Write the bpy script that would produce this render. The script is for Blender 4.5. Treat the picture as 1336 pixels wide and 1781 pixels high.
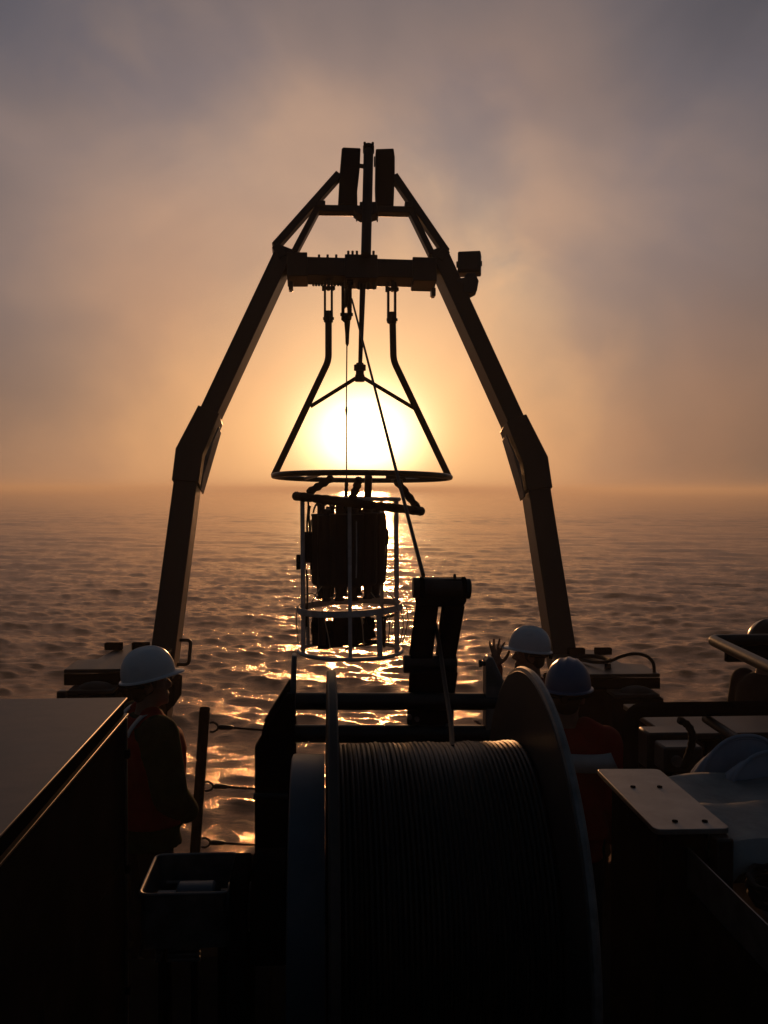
import bpy, bmesh, math, random
import numpy as np
from mathutils import Vector as V, Matrix, Quaternion

random.seed(7)
R = math.radians
scene = bpy.context.scene
for o in list(bpy.data.objects):
    bpy.data.objects.remove(o, do_unlink=True)
COL = scene.collection

# ------------------------------------------------------------------ camera
# ship frame: X to starboard side of the picture, Y aft (into the view), Z up, main deck z = 0
FPX, CX, CY = 1600.0, 668.0, 890.5
CAM = V((0, 0, 2.6))
YAW, PITCH, ROLL = math.atan(113 / FPX), math.atan(39 / FPX), R(0.2)
CROT = (Matrix.Rotation(-YAW, 3, 'Z') @ Matrix.Rotation(math.pi / 2 - PITCH, 3, 'X') @ Matrix.Rotation(ROLL, 3, 'Z'))
cam_d = bpy.data.cameras.new('camera')
cam = bpy.data.objects.new('camera', cam_d)
COL.objects.link(cam)
cam.matrix_world = Matrix.Translation(CAM) @ CROT.to_4x4()
cam_d.sensor_fit = 'VERTICAL'
cam_d.sensor_height = 36
cam_d.lens = FPX / 1781 * 36
cam_d.clip_start = 0.05
cam_d.clip_end = 20000
scene.camera = cam

# ------------------------------------------------------------------ sky, sun, exposure
SUN_AZ, SUN_EL = R(2.75), R(3.3)          # azimuth from +Y towards +X
SUN = V((math.sin(SUN_AZ) * math.cos(SUN_EL), math.cos(SUN_AZ) * math.cos(SUN_EL), math.sin(SUN_EL)))
world = bpy.data.worlds.new('World')
scene.world = world
world.use_nodes = True
wt = world.node_tree
wt.nodes.clear()


def N(t, typ, **kw):
    n = t.nodes.new(typ)
    for k, v in kw.items():
        if k.startswith('i_'):
            n.inputs[k[2:].replace('_', ' ')].default_value = v
        else:
            setattr(n, k, v)
    return n


def L(t, a, ao, b, bi):
    t.links.new(a.outputs[ao], b.inputs[bi])


def ramp(n, stops, interp='EASE'):
    cr = n.color_ramp
    cr.interpolation = interp
    while len(cr.elements) > 1:
        cr.elements.remove(cr.elements[-1])
    cr.elements[0].position = stops[0][0]
    cr.elements[0].color = (*stops[0][1], 1)
    for p, c in stops[1:]:
        e = cr.elements.new(p)
        e.color = (*c, 1)


def math_n(t, op, a, b=None, clamp=False):
    m = t.nodes.new('ShaderNodeMath')
    m.operation = op
    m.use_clamp = clamp
    for i, v in enumerate((a, b)):
        if v is None:
            continue
        if isinstance(v, (int, float)):
            m.inputs[i].default_value = v
        else:
            t.links.new(v, m.inputs[i])
    return m.outputs[0]


def mixc(t, kind, fac, a, b):
    m = t.nodes.new('ShaderNodeMix')
    m.data_type = 'RGBA'
    m.blend_type = kind
    for i, v in ((0, fac), (6, a), (7, b)):
        if isinstance(v, (int, float)):
            m.inputs[i].default_value = v
        elif isinstance(v, tuple):
            m.inputs[i].default_value = (*v, 1)
        else:
            t.links.new(v, m.inputs[i])
    return m.outputs[2]


# azimuth, elevation, radius in degrees, strength
OPENINGS = [(-8.0, 23.0, 6.0, .45), (20.0, 12.0, 8.0, .36), (8.8, 19.2, 6.0, .75), (14.5, 10.0, 6.0, .3), (-18.0, 29.0, 9.0, .55), (25.5, 27.0, 8.0, .4),
            (-17.0, 8.0, 6.0, .35), (25.0, 5.5, 6.5, -.8), (13.0, 25.0, 6.0, -.35), (-9.5, 12.0, 7.0, -.4)]
wout = N(wt, 'ShaderNodeOutputWorld')
tc = N(wt, 'ShaderNodeTexCoord')
sky = N(wt, 'ShaderNodeTexSky')
sky.sky_type = 'NISHITA'
sky.sun_disc = False
sky.sun_elevation = SUN_EL
sky.sun_rotation = SUN_AZ
sky.air_density = 1.2
sky.dust_density = 4.0
sky.ozone_density = 1.0
# bank of sunlit fog in front of the clear sky: brightness falls with the angle from the sun
dotn = N(wt, 'ShaderNodeVectorMath', operation='DOT_PRODUCT')
dotn.inputs[1].default_value = SUN
L(wt, tc, 'Generated', dotn, 0)
ang = math_n(wt, 'ARCCOSINE', math_n(wt, 'MINIMUM', dotn.outputs['Value'], 0.9999999))
deg = math_n(wt, 'MULTIPLY', ang, 180 / math.pi)
# slow fog billows bend the rings of the aureole and thin the bank in places
mp = N(wt, 'ShaderNodeMapping')
mp.inputs['Scale'].default_value = (1, 1, 1.15)
mp.inputs['Rotation'].default_value = (0.3, 0.5, 0.2)
L(wt, tc, 'Generated', mp, 'Vector')
nz = N(wt, 'ShaderNodeTexNoise', i_Scale=3.4, i_Detail=5.0, i_Roughness=0.45, i_Distortion=0.6)
L(wt, mp, 'Vector', nz, 'Vector')
nz2 = N(wt, 'ShaderNodeTexNoise', i_Scale=7.0, i_Detail=4.0, i_Roughness=0.5)
L(wt, mp, 'Vector', nz2, 'Vector')
wob = math_n(wt, 'ADD', math_n(wt, 'MULTIPLY', math_n(wt, 'SUBTRACT', nz.outputs['Fac'], 0.5), 16.0),
             math_n(wt, 'MULTIPLY', math_n(wt, 'SUBTRACT', nz2.outputs['Fac'], 0.5), 5.0))
wobamp = math_n(wt, 'MULTIPLY', wob, math_n(wt, 'DIVIDE', deg, 14.0, True))
d2 = math_n(wt, 'MAXIMUM', math_n(wt, 'ADD', deg, wobamp), 0.0)
t01 = math_n(wt, 'DIVIDE', d2, 90.0, True)
rp = N(wt, 'ShaderNodeValToRGB')
ramp(rp, [(0.0, (1.0, .66, .36)), (5 / 90, (.97, .62, .335)), (9 / 90, (.80, .485, .275)), (15 / 90, (.47, .300, .215)),
          (22 / 90, (.268, .194, .172)), (29 / 90, (.160, .131, .132)), (38 / 90, (.066, .062, .068)), (55 / 90, (.026, .030, .037)), (1.0, (.014, .019, .026))], 'LINEAR')
wt.links.new(t01, rp.inputs['Fac'])
# bright core where the disc shines through
SR = V((math.cos(SUN_AZ), -math.sin(SUN_AZ), 0))
SU = SR.cross(SUN)
parts = []
for vec, wd in ((SR, 2.75), (SU, 2.25)):
    dn = N(wt, 'ShaderNodeVectorMath', operation='DOT_PRODUCT')
    dn.inputs[1].default_value = vec
    L(wt, tc, 'Generated', dn, 0)
    parts.append(math_n(wt, 'POWER', math_n(wt, 'ABSOLUTE', math_n(wt, 'DIVIDE', dn.outputs['Value'], math.sin(R(wd)))), 2.0))
core = math_n(wt, 'MULTIPLY', math_n(wt, 'EXPONENT', math_n(wt, 'MULTIPLY', math_n(wt, 'ADD', *parts), -1.0)), 4.5)
core = math_n(wt, 'MULTIPLY', core, math_n(wt, 'GREATER_THAN', dotn.outputs['Value'], 0.0))
halo = math_n(wt, 'MULTIPLY', math_n(wt, 'EXPONENT', math_n(wt, 'MULTIPLY', deg, -1 / 3.6)), 0.95)
addc = mixc(wt, 'ADD', 1.0, rp.outputs['Color'], mixc(wt, 'MULTIPLY', 1.0, (1, .86, .60), core))
addc.node.clamp_result = False
addh = mixc(wt, 'ADD', 1.0, addc, mixc(wt, 'MULTIPLY', 1.0, (1.0, .72, .42), halo))
# clear sky shows faintly through the fog
skym = mixc(wt, 'MULTIPLY', 1.0, sky.outputs['Color'], (.003, .0035, .0045))
tot = mixc(wt, 'ADD', 1.0, addh, skym)
# the air is redder low down
sep = N(wt, 'ShaderNodeSeparateXYZ')
L(wt, tc, 'Generated', sep, 0)
low = N(wt, 'ShaderNodeMapRange', interpolation_type='SMOOTHSTEP')
L(wt, sep, 'Z', low, 'Value')
low.inputs['From Min'].default_value = .34
low.inputs['From Max'].default_value = -.02
tot = mixc(wt, 'MULTIPLY', low.outputs['Result'], tot, (.95, .79, .60))
# openings in the fog bank where the blue-grey upper air shows, and two denser lit banks
nz3 = N(wt, 'ShaderNodeTexNoise', i_Scale=9.0, i_Detail=5.0, i_Roughness=0.5, i_Distortion=0.3)
L(wt, mp, 'Vector', nz3, 'Vector')
for (az, el, rd, k) in OPENINGS:
    dv = N(wt, 'ShaderNodeVectorMath', operation='DOT_PRODUCT')
    dv.inputs[1].default_value = (math.sin(R(az)) * math.cos(R(el)), math.cos(R(az)) * math.cos(R(el)), math.sin(R(el)))
    L(wt, tc, 'Generated', dv, 0)
    dd = math_n(wt, 'MULTIPLY', math_n(wt, 'ARCCOSINE', math_n(wt, 'MINIMUM', dv.outputs['Value'], .9999999)), 180 / math.pi)
    dd = math_n(wt, 'ADD', dd, math_n(wt, 'MULTIPLY', math_n(wt, 'SUBTRACT', nz3.outputs['Fac'], .5), rd * 2.0))
    w = N(wt, 'ShaderNodeMapRange', interpolation_type='SMOOTHSTEP')
    wt.links.new(dd, w.inputs['Value'])
    w.inputs['From Min'].default_value = rd * 1.25
    w.inputs['From Max'].default_value = rd * .15
    w.inputs['To Max'].default_value = abs(k)
    tot = mixc(wt, 'MULTIPLY', w.outputs['Result'], tot, (.60, .74, .96) if k > 0 else (1.22, 1.08, .96))
bg = N(wt, 'ShaderNodeBackground', i_Strength=1.0)
wt.links.new(tot, bg.inputs['Color'])
L(wt, bg, 'Background', wout, 'Surface')

sun_d = bpy.data.lights.new('sun', 'SUN')
sun_d.energy = 1.35
sun_d.angle = R(3.0)
sun_d.color = (1.0, .45, .17)
sun = bpy.data.objects.new('sun', sun_d)
COL.objects.link(sun)
sun.location = SUN * 60
sun.rotation_euler = (-SUN).to_track_quat('-Z', 'Y').to_euler()

vs = scene.view_settings
scene.display_settings.display_device = 'sRGB'
vs.view_transform = 'Standard'
vs.look = 'None'
vs.exposure = 0
vs.gamma = 1
vs.use_curve_mapping = False
cy = scene.cycles
cy.use_denoising = True
cy.max_bounces = 6
cy.diffuse_bounces = 3
cy.glossy_bounces = 4
cy.transmission_bounces = 4
cy.volume_bounces = 0
cy.sample_clamp_indirect = 4.0
cy.caustics_reflective = False
cy.caustics_refractive = False


# ------------------------------------------------------------------ where a thing stands, from the survey of the photo
def ray(px, py):
    return CROT @ V(((px - CX) / FPX, (CY - py) / FPX, -1))


def at(px, py, y):
    d = ray(px, py)
    return CAM + d * (y / d.y)


def atz(px, py, z):
    d = ray(px, py)
    return CAM + d * ((z - CAM.z) / d.z)


FR_Y0, FR_Z0, FR_T = 6.35, 0.6, 0.26       # the A-frame leans aft


def afr(px, py, off=0.0):
    d = ray(px, py)
    k = (FR_Y0 - CAM.y + FR_T * (CAM.z - FR_Z0)) / (d.y - FR_T * d.z)
    return CAM + d * k + FN * (-off)


FN = V((0, -1, FR_T)).normalized()           # out of the frame's plane, towards the winch


# ------------------------------------------------------------------ materials
def mat(name, col, rough=0.5, metal=0.0, var=0.25, scale=6.0, bump=0.15, col2=None, spec=0.5, streak=False, bscale=40.0, dist=0.002, rv=.12):
    m = bpy.data.materials.new(name)
    m.use_nodes = True
    t = m.node_tree
    b = t.nodes['Principled BSDF']
    c = N(t, 'ShaderNodeTexCoord')
    mpn = N(t, 'ShaderNodeMapping')
    if streak:
        mpn.inputs['Scale'].default_value = (1, 1, .15)
    L(t, c, 'Object', mpn, 'Vector')
    n = N(t, 'ShaderNodeTexNoise', i_Scale=scale, i_Detail=6.0, i_Roughness=0.6)
    L(t, mpn, 'Vector', n, 'Vector')
    r = N(t, 'ShaderNodeValToRGB')
    c2 = col2 if col2 else tuple(x * (1 - var) for x in col)
    ramp(r, [(.36, c2), (.64, tuple(min(1, x * (1 + var * .5)) for x in col))], 'LINEAR')
    L(t, n, 'Fac', r, 'Fac')
    L(t, r, 'Color', b, 'Base Color')
    n2 = N(t, 'ShaderNodeTexNoise', i_Scale=bscale, i_Detail=4.0)
    L(t, c, 'Object', n2, 'Vector')
    rr = N(t, 'ShaderNodeMapRange')
    rr.inputs['To Min'].default_value = max(.05, rough - rv)
    rr.inputs['To Max'].default_value = min(1, rough + rv)
    L(t, n, 'Fac', rr, 'Value')
    L(t, rr, 'Result', b, 'Roughness')
    b.inputs['Metallic'].default_value = metal
    b.inputs['Specular IOR Level'].default_value = spec
    if bump:
        bp = N(t, 'ShaderNodeBump', i_Strength=bump, i_Distance=dist)
        L(t, n2, 'Fac', bp, 'Height')
        L(t, bp, 'Normal', b, 'Normal')
    return m


M = dict(
    black=mat('black_paint', (.016, .014, .014), .62, 0, .3, spec=.0),
    frame=mat('brown_grey_paint', (.035, .024, .020), .36, 0, .35, 3, spec=.5, streak=True),
    dark=mat('dark_steel', (.045, .042, .042), .42, .5, .35),
    rubber=mat('black_rubber', (.02, .02, .02), .75, 0, .2, spec=.25),
    galv=mat('galvanised_steel', (.24, .235, .235), .48, .55, .3, 18),
    alu=mat('brushed_aluminium', (.30, .29, .285), .45, .6, .18, 9, col2=(.18, .17, .165))
    , dull=mat('dull_plate_paint', (.085, .070, .062), .46, .1, .35, 6, spec=.3),
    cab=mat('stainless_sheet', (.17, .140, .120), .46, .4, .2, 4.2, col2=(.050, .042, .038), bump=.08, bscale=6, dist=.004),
    cabside=mat('shaded_stainless_side', (.034, .030, .027), .6, .0, .4, 2.0, spec=.0, bump=.05, bscale=5, dist=.004),  # same stainless as the top, with the side's shade put into its colour
    blue=mat('blue_grey_paint', (.085, .125, .165), .45, .0, .2, 5),
    wire=mat('wire_rope', (.020, .018, .017), .42, .3, .35, 30, bump=.5, bscale=160, dist=.001),
    thinwire=mat('wire_rope_dark', (.030, .026, .024), .6, .2, .3, 30, spec=.3),
    white=mat('worn_white_paint', (.80, .78, .76), .45, 0, .15, 12, col2=(.60, .57, .54)),
    bottle=mat('grey_pvc', (.045, .040, .042), .45, 0, .2, 8),
    tube=mat('clear_plastic_tube', (.72, .62, .45), .25, 0, .1),
    pad=mat('black_wrapped_padding', (.022, .018, .016), .8, 0, .35, 25, bump=.9, bscale=35, dist=.008, spec=.2),
    skin=mat('skin', (.30, .165, .115), .55, 0, .12, 20, spec=.35),
    hair=mat('dark_hair', (.02, .014, .01), .6, 0, .3, 60),
    red=mat('red_vest_fabric', (.30, .014, .011), .8, 0, .25, 9, bump=.5, bscale=24, dist=.006, spec=.15),
    orange=mat('orange_jacket_fabric', (.50, .12, .025), .8, 0, .25, 9, bump=.5, bscale=24, dist=.006, spec=.15),
    dred=mat('dark_red_fabric', (.17, .020, .018), .85, 0, .25, 9, bump=.5, bscale=24, dist=.006, spec=.15),
    green=mat('dark_green_fleece', (.022, .040, .020), .95, 0, .3, 14, bump=.8, bscale=30, dist=.008, spec=.08),
    navy=mat('navy_trousers', (.016, .018, .026), .9, 0, .3, 10, bump=.5, bscale=20, dist=.006, spec=.15),
    stripe=mat('grey_reflective_tape', (.50, .50, .50), .55, 0, .12, 14),
    hwhite=mat('white_helmet_shell', (.70, .73, .76), .28, 0, .06, 10, bump=0, rv=.03),
    hblue=mat('blue_helmet_shell', (.03, .125, .27), .33, 0, .08, 10, bump=0, rv=.03),
    hdark=mat('dark_helmet_shell', (.015, .015, .016), .28, 0, .1, 10, bump=0, rv=.03),
    boot=mat('black_boot_rubber', (.018, .018, .018), .55, 0, .2),
    canvas=mat('pale_blue_canvas', (.36, .42, .52), .85, 0, .15, 7, bump=.5, bscale=22, dist=.006, spec=.15),
    tarp=mat('pale_grey_tarpaulin', (.27, .29, .295), .6, 0, .3, 7, bump=.6, bscale=14, dist=.010, spec=.3),
    deck=mat('dark_green_grey_deck_paint', (.014, .015, .015), .85, 0, .4, 2.0, bump=.5, bscale=60, spec=.0),
    hull=mat('dark_hull_paint', (.03, .032, .036), .5, 0, .3, 2.0),
    glass=mat('lamp_glass', (.10, .09, .085), .12, 0, .1),
    lamp=mat('grey_lamp_housing', (.055, .052, .055), .45, .2, .2),
    orangep=mat('orange_paint', (.45, .13, .03), .5, 0, .3, 12),
)


# ------------------------------------------------------------------ mesh builder
class MB:
    def __init__(self):
        self.v, self.f = [], []

    def add(self, vs, fs):
        k = len(self.v)
        self.v += [V(p) for p in vs]
        self.f += [[i + k for i in f] for f in fs]
        return self

    def hexa(self, c):
        return self.add(c, [(0, 3, 2, 1), (4, 5, 6, 7), (0, 1, 5, 4), (1, 2, 6, 5), (2, 3, 7, 6), (3, 0, 4, 7)])

    def box(self, lo, hi):
        x0, y0, z0 = lo
        x1, y1, z1 = hi
        return self.hexa([(x0, y0, z0), (x1, y0, z0), (x1, y1, z0), (x0, y1, z0), (x0, y0, z1), (x1, y0, z1), (x1, y1, z1), (x0, y1, z1)])

    def cbox(self, c, s, q=None):
        c = V(c)
        pts = [V((sx * s[0] / 2, sy * s[1] / 2, sz * s[2] / 2)) for sz in (-1, 1) for sx, sy in ((-1, -1), (1, -1), (1, 1), (-1, 1))]
        if q is not None:
            pts = [q @ p for p in pts]
        return self.hexa([c + p for p in pts])

    def beam(self, p0, p1, w, d, n, w1=None):
        """square bar whose face with normal n is centred on p0-p1; it goes d deep behind it"""
        p0, p1, n = V(p0), V(p1), V(n)
        u = (p1 - p0).normalized()
        n = (n - u * n.dot(u)).normalized()
        s = u.cross(n)
        w1 = w if w1 is None else w1
        c = []
        for p, ww in ((p0, w), (p1, w1)):
            c += [p + s * ww / 2, p - s * ww / 2, p - s * ww / 2 - n * d, p + s * ww / 2 - n * d]
        return self.hexa(c)

    def prism(self, poly, d):
        """poly: 3-D points in order, d: extrusion vector"""
        n = len(poly)
        d = V(d)
        pts = [V(p) for p in poly] + [V(p) + d for p in poly]
        fs = [tuple(range(n))[::-1], tuple(range(n, 2 * n))]
        fs += [(i, (i + 1) % n, n + (i + 1) % n, n + i) for i in range(n)]
        return self.add(pts, fs)

    def tube(self, pts, r, seg=12, closed=False, cap=True):
        pts = [V(p) for p in pts]
        n = len(pts)
        rs = r if isinstance(r, (list, tuple)) else [r] * n
        tang = []
        for i in range(n):
            a = pts[(i - 1) % n] if (closed or i > 0) else pts[0]
            b = pts[(i + 1) % n] if (closed or i < n - 1) else pts[-1]
            tang.append((b - a).normalized())
        ref = V((0, 0, 1)) if abs(tang[0].z) < .9 else V((1, 0, 0))
        x = tang[0].cross(ref).normalized()
        k = len(self.v)
        for i in range(n):
            t = tang[i]
            x = (x - t * x.dot(t)).normalized()
            y = t.cross(x)
            # widen in the bend so that the bar keeps its width
            for j in range(seg):
                a = 2 * math.pi * j / seg
                self.v.append(pts[i] + (x * math.cos(a) + y * math.sin(a)) * rs[i])
        m = n if closed else n - 1
        for i in range(m):
            i2 = (i + 1) % n
            for j in range(seg):
                j2 = (j + 1) % seg
                self.f.append([k + i * seg + j, k + i * seg + j2, k + i2 * seg + j2, k + i2 * seg + j])
        if cap and not closed:
            self.f.append([k + j for j in range(seg)][::-1])
            self.f.append([k + (n - 1) * seg + j for j in range(seg)])
        return self

    def lathe(self, c, axis, prof, seg=32):
        """prof: list of (distance along axis, radius)"""
        c, a = V(c), V(axis).normalized()
        ref = V((0, 0, 1)) if abs(a.z) < .9 else V((1, 0, 0))
        x = a.cross(ref).normalized()
        y = a.cross(x)
        k = len(self.v)
        for d, r in prof:
            for j in range(seg):
                t = 2 * math.pi * j / seg
                self.v.append(c + a * d + (x * math.cos(t) + y * math.sin(t)) * max(r, 1e-5))
        for i in range(len(prof) - 1):
            for j in range(seg):
                j2 = (j + 1) % seg
                self.f.append([k + i * seg + j, k + i * seg + j2, k + (i + 1) * seg + j2, k + (i + 1) * seg + j])
        self.f.append([k + j for j in range(seg)][::-1])
        self.f.append([k + (len(prof) - 1) * seg + j for j in range(seg)])
        return self

    def cyl(self, p0, p1, r, seg=20, ch=0.0):
        p0, p1 = V(p0), V(p1)
        h = (p1 - p0).length
        prof = [(0, r), (h, r)] if not ch else [(0, r - ch), (ch, r), (h - ch, r), (h, r - ch)]
        return self.lathe(p0, p1 - p0, prof, seg)

    def ball(self, c, r, seg=16, rings=10, q=None):
        r = (r, r, r) if isinstance(r, (int, float)) else r
        c = V(c)
        vs = []
        for i in range(rings + 1):
            th = math.pi * i / rings
            for j in range(seg):
                ph = 2 * math.pi * j / seg
                p = V((r[0] * math.sin(th) * math.cos(ph), r[1] * math.sin(th) * math.sin(ph), r[2] * math.cos(th)))
                vs.append(c + (q @ p if q is not None else p))
        fs = [(i * seg + j, (i + 1) * seg + j, (i + 1) * seg + (j + 1) % seg, i * seg + (j + 1) % seg) for i in range(rings) for j in range(seg)]
        return self.add(vs, fs)

    def torus(self, c, nrm, rad, r, seg=64, ts=10):
        c, n = V(c), V(nrm).normalized()
        x = n.cross(V((0, 1, 0)) if abs(n.y) < .9 else V((1, 0, 0))).normalized()
        y = n.cross(x)
        return self.tube([c + (x * math.cos(2 * math.pi * i / seg) + y * math.sin(2 * math.pi * i / seg)) * rad for i in range(seg)], r, ts, closed=True)

    def build(self, name, material, parent=None, bevel=0.0, smooth=True, label=None):
        me = bpy.data.meshes.new(name)
        off = ORG.get(parent, V((0, 0, 0))) if parent is not None else V((0, 0, 0))
        me.from_pydata([tuple(p - off) for p in self.v], [], self.f)
        bm = bmesh.new()
        bm.from_mesh(me)
        bmesh.ops.remove_doubles(bm, verts=bm.verts, dist=1e-6)
        bmesh.ops.recalc_face_normals(bm, faces=bm.faces)
        bm.to_mesh(me)
        bm.free()
        return obj_from(me, name, material, parent, bevel, smooth, label)


ORG = {}


def obj_from(me, name, material, parent=None, bevel=0.0, smooth=True, label=None):
    me.materials.append(M[material] if isinstance(material, str) else material)
    if smooth:
        me.shade_smooth()
        me.set_sharp_from_angle(angle=R(38))
    o = bpy.data.objects.new(name, me)
    COL.objects.link(o)
    if parent is not None:
        o.parent = parent
        ORG[o] = ORG[parent]
    else:
        ORG[o] = V((0, 0, 0))
    if bevel:
        b = o.modifiers.new('bevel', 'BEVEL')
        b.width = bevel
        b.segments = 2
        b.limit_method = 'ANGLE'
        b.angle_limit = R(40)
    if label:
        o['label'] = label
    return o


def tag(o, label, cat, group=None):
    o['label'] = label
    o['category'] = cat
    if group:
        o['group'] = group
    return o


def thing(name, loc, label, cat, group=None):
    o = bpy.data.objects.new(name, None)
    o.empty_display_size = .1
    COL.objects.link(o)
    o.location = loc
    ORG[o] = V(loc)
    return tag(o, label, cat, group)


def stuff(o):
    o['kind'] = 'stuff'
    return o


def struct(o):
    o['kind'] = 'structure'
    return o


def bez(p0, p1, p2, p3, n=16):
    p0, p1, p2, p3 = map(V, (p0, p1, p2, p3))
    return [p0 * (1 - t) ** 3 + p1 * 3 * t * (1 - t) ** 2 + p2 * 3 * t * t * (1 - t) + p3 * t ** 3 for t in [i / n for i in range(n + 1)]]


def fillet(pts, r, n=6):
    """round the corners of a polyline"""
    pts = [V(p) for p in pts]
    out = [pts[0]]
    for a, b, c in zip(pts, pts[1:], pts[2:]):
        d0, d1 = (a - b), (c - b)
        k = min(r, d0.length * .49, d1.length * .49)
        s, e = b + d0.normalized() * k, b + d1.normalized() * k
        for i in range(n + 1):
            t = i / n
            out.append(s * (1 - t) ** 2 + b * 2 * t * (1 - t) + e * t * t)
    return out + [pts[-1]]


# ------------------------------------------------------------------ sea
SEA_Z = -1.15


def make_sea():
    rng = np.random.default_rng(23)
    H = CAM.z - SEA_Z
    # rings: evenly spread in the view from the rail to the horizon, plus a few under the ship and far out
    yy = np.concatenate([np.linspace(760, 60, 760), np.linspace(60, 3, 150)[1:]])
    rad = np.concatenate([[0.5, 2.0, 4.0, 6.0], H * FPX / yy, [2600, 3600, 5500, 9000]])
    c = SUN_AZ
    a_f = np.radians(np.arange(-30, 34.01, .115)) + YAW * 1.0
    a_c = np.linspace(a_f[-1], a_f[0] + 2 * np.pi, 60)[1:-1]
    ang = np.concatenate([a_f, a_c])
    na, nr = len(ang), len(rad)
    A, Rr = np.meshgrid(ang, rad)
    X, Y = Rr * np.sin(A), Rr * np.cos(A)
    dr = np.gradient(rad)[:, None] * np.ones_like(A)
    Z = np.zeros_like(X)
    DX, DY = np.zeros_like(X), np.zeros_like(X)
    nw = 110
    lam = np.exp(rng.uniform(np.log(.32), np.log(9.0), nw))
    main = R(192)                      # waves run a little across, towards the ship
    for i in range(nw):
        l = lam[i]
        spread = .52 if l < 1.5 else .42
        th = main + rng.normal(0, spread)
        k = 2 * np.pi / l
        amp = .0064 * l ** .46 * rng.uniform(.4, 1.25) * (.7 if l > 4 else 1)
        ph = rng.uniform(0, 2 * np.pi)
        # what the mesh cannot carry is left to the fine relief of the material
        att = np.clip((l / (2.2 * np.maximum(dr * abs(np.cos(th)) , Rr * .002)) - .6) / .8, 0, 1)
        # wave groups
        gx, gy = rng.normal(0, .06, 2)
        grp = .65 + .5 * np.sin(gx * X + gy * Y + rng.uniform(0, 6.28))
        p = k * (X * np.sin(th) + Y * np.cos(th)) + ph
        a = amp * att * grp
        Z += a * np.cos(p)
        DX -= .8 * a * np.sin(th) * np.sin(p)
        DY -= .8 * a * np.cos(th) * np.sin(p)
    fade = np.clip((Rr - 3) / 4, 0, 1)
    X, Y, Z = X + DX * fade, Y + DY * fade, SEA_Z + Z * fade
    co = np.stack([X, Y, Z], -1).reshape(-1, 3)
    idx = np.arange(na * nr).reshape(nr, na)
    nxt = np.roll(idx, -1, 1)
    q = np.stack([idx[:-1], nxt[:-1], nxt[1:], idx[1:]], -1).reshape(-1, 4)[:, ::-1]
    me = bpy.data.meshes.new('sea')
    me.vertices.add(len(co))
    me.vertices.foreach_set('co', co.astype(np.float32).ravel())
    me.loops.add(q.size)
    me.loops.foreach_set('vertex_index', q.astype(np.int32).ravel())
    me.polygons.add(len(q))
    me.polygons.foreach_set('loop_start', np.arange(0, q.size, 4, dtype=np.int32))
    me.polygons.foreach_set('use_smooth', np.ones(len(q), dtype=bool))
    me.update(calc_edges=True)
    me.validate()
    m = bpy.data.materials.new('sea_water')
    m.use_nodes = True
    t = m.node_tree
    wat = t.nodes['Principled BSDF']
    wat.inputs['Base Color'].default_value = (.050, .022, .010, 1)
    wat.inputs['Roughness'].default_value = .09
    wat.inputs['IOR'].default_value = 1.36
    wat.inputs['Specular Tint'].default_value = (1, .68, .42, 1)  # warm light of the air tinted into the water's reflections
    mir = N(t, 'ShaderNodeBsdfGlossy')                      # tinted gloss mixed in: warm haze light put into the reflection colour
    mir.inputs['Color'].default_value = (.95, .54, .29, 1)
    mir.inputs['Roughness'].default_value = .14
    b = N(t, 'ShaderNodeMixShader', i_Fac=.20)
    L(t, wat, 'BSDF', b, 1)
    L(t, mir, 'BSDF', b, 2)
    L(t, b, 'Shader', t.nodes['Material Output'], 'Surface')
    g = N(t, 'ShaderNodeNewGeometry')
    mp = N(t, 'ShaderNodeMapping')
    mp.inputs['Scale'].default_value = (.30, 1.0, 1)
    mp.inputs['Rotation'].default_value = (0, 0, R(12))
    L(t, g, 'Position', mp, 'Vector')
    n1 = N(t, 'ShaderNodeTexNoise', i_Scale=4.2, i_Detail=8.0, i_Roughness=.70, i_Distortion=.4)
    L(t, mp, 'Vector', n1, 'Vector')
    n2 = N(t, 'ShaderNodeTexNoise', i_Scale=.55, i_Detail=3.0, i_Roughness=.6)
    L(t, mp, 'Vector', n2, 'Vector')
    b1 = N(t, 'ShaderNodeBump', i_Strength=.8, i_Distance=.060)
    L(t, n1, 'Fac', b1, 'Height')
    b2 = N(t, 'ShaderNodeBump', i_Strength=.4, i_Distance=.08)
    L(t, n2, 'Fac', b2, 'Height')
    L(t, b2, 'Normal', b1, 'Normal')
    n3 = N(t, 'ShaderNodeTexNoise', i_Scale=19.0, i_Detail=3.0, i_Roughness=.6)
    L(t, mp, 'Vector', n3, 'Vector')
    b3 = N(t, 'ShaderNodeBump', i_Strength=.6, i_Distance=.010)
    L(t, n3, 'Fac', b3, 'Height')
    L(t, b1, 'Normal', b3, 'Normal')
    for q_ in (wat, mir):
        L(t, b3, 'Normal', q_, 'Normal')
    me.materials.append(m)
    o = bpy.data.objects.new('sea', me)
    COL.objects.link(o)
    struct(o)
    o['label'] = 'choppy sea with small waves running to the hazy horizon'


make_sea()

# ------------------------------------------------------------------ haze over the water
mb = MB()
mb.box((-4000, -4000, SEA_Z - 1.6), (4000, 7500, 6.6))
hz = mb.build('haze', bpy.data.materials.new('sea_haze'), smooth=False)
stuff(hz)
hz['label'] = 'thin warm fog lying over the sea'
hm = hz.data.materials[0]
hm.use_nodes = True
hm.node_tree.nodes.clear()
ho = N(hm.node_tree, 'ShaderNodeOutputMaterial')
pv = N(hm.node_tree, 'ShaderNodeVolumePrincipled')
pv.inputs['Color'].default_value = (.93, .88, .84, 1)
pv.inputs['Density'].default_value = .0019
pv.inputs['Anisotropy'].default_value = .5
L(hm.node_tree, pv, 'Volume', ho, 'Volume')

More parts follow.
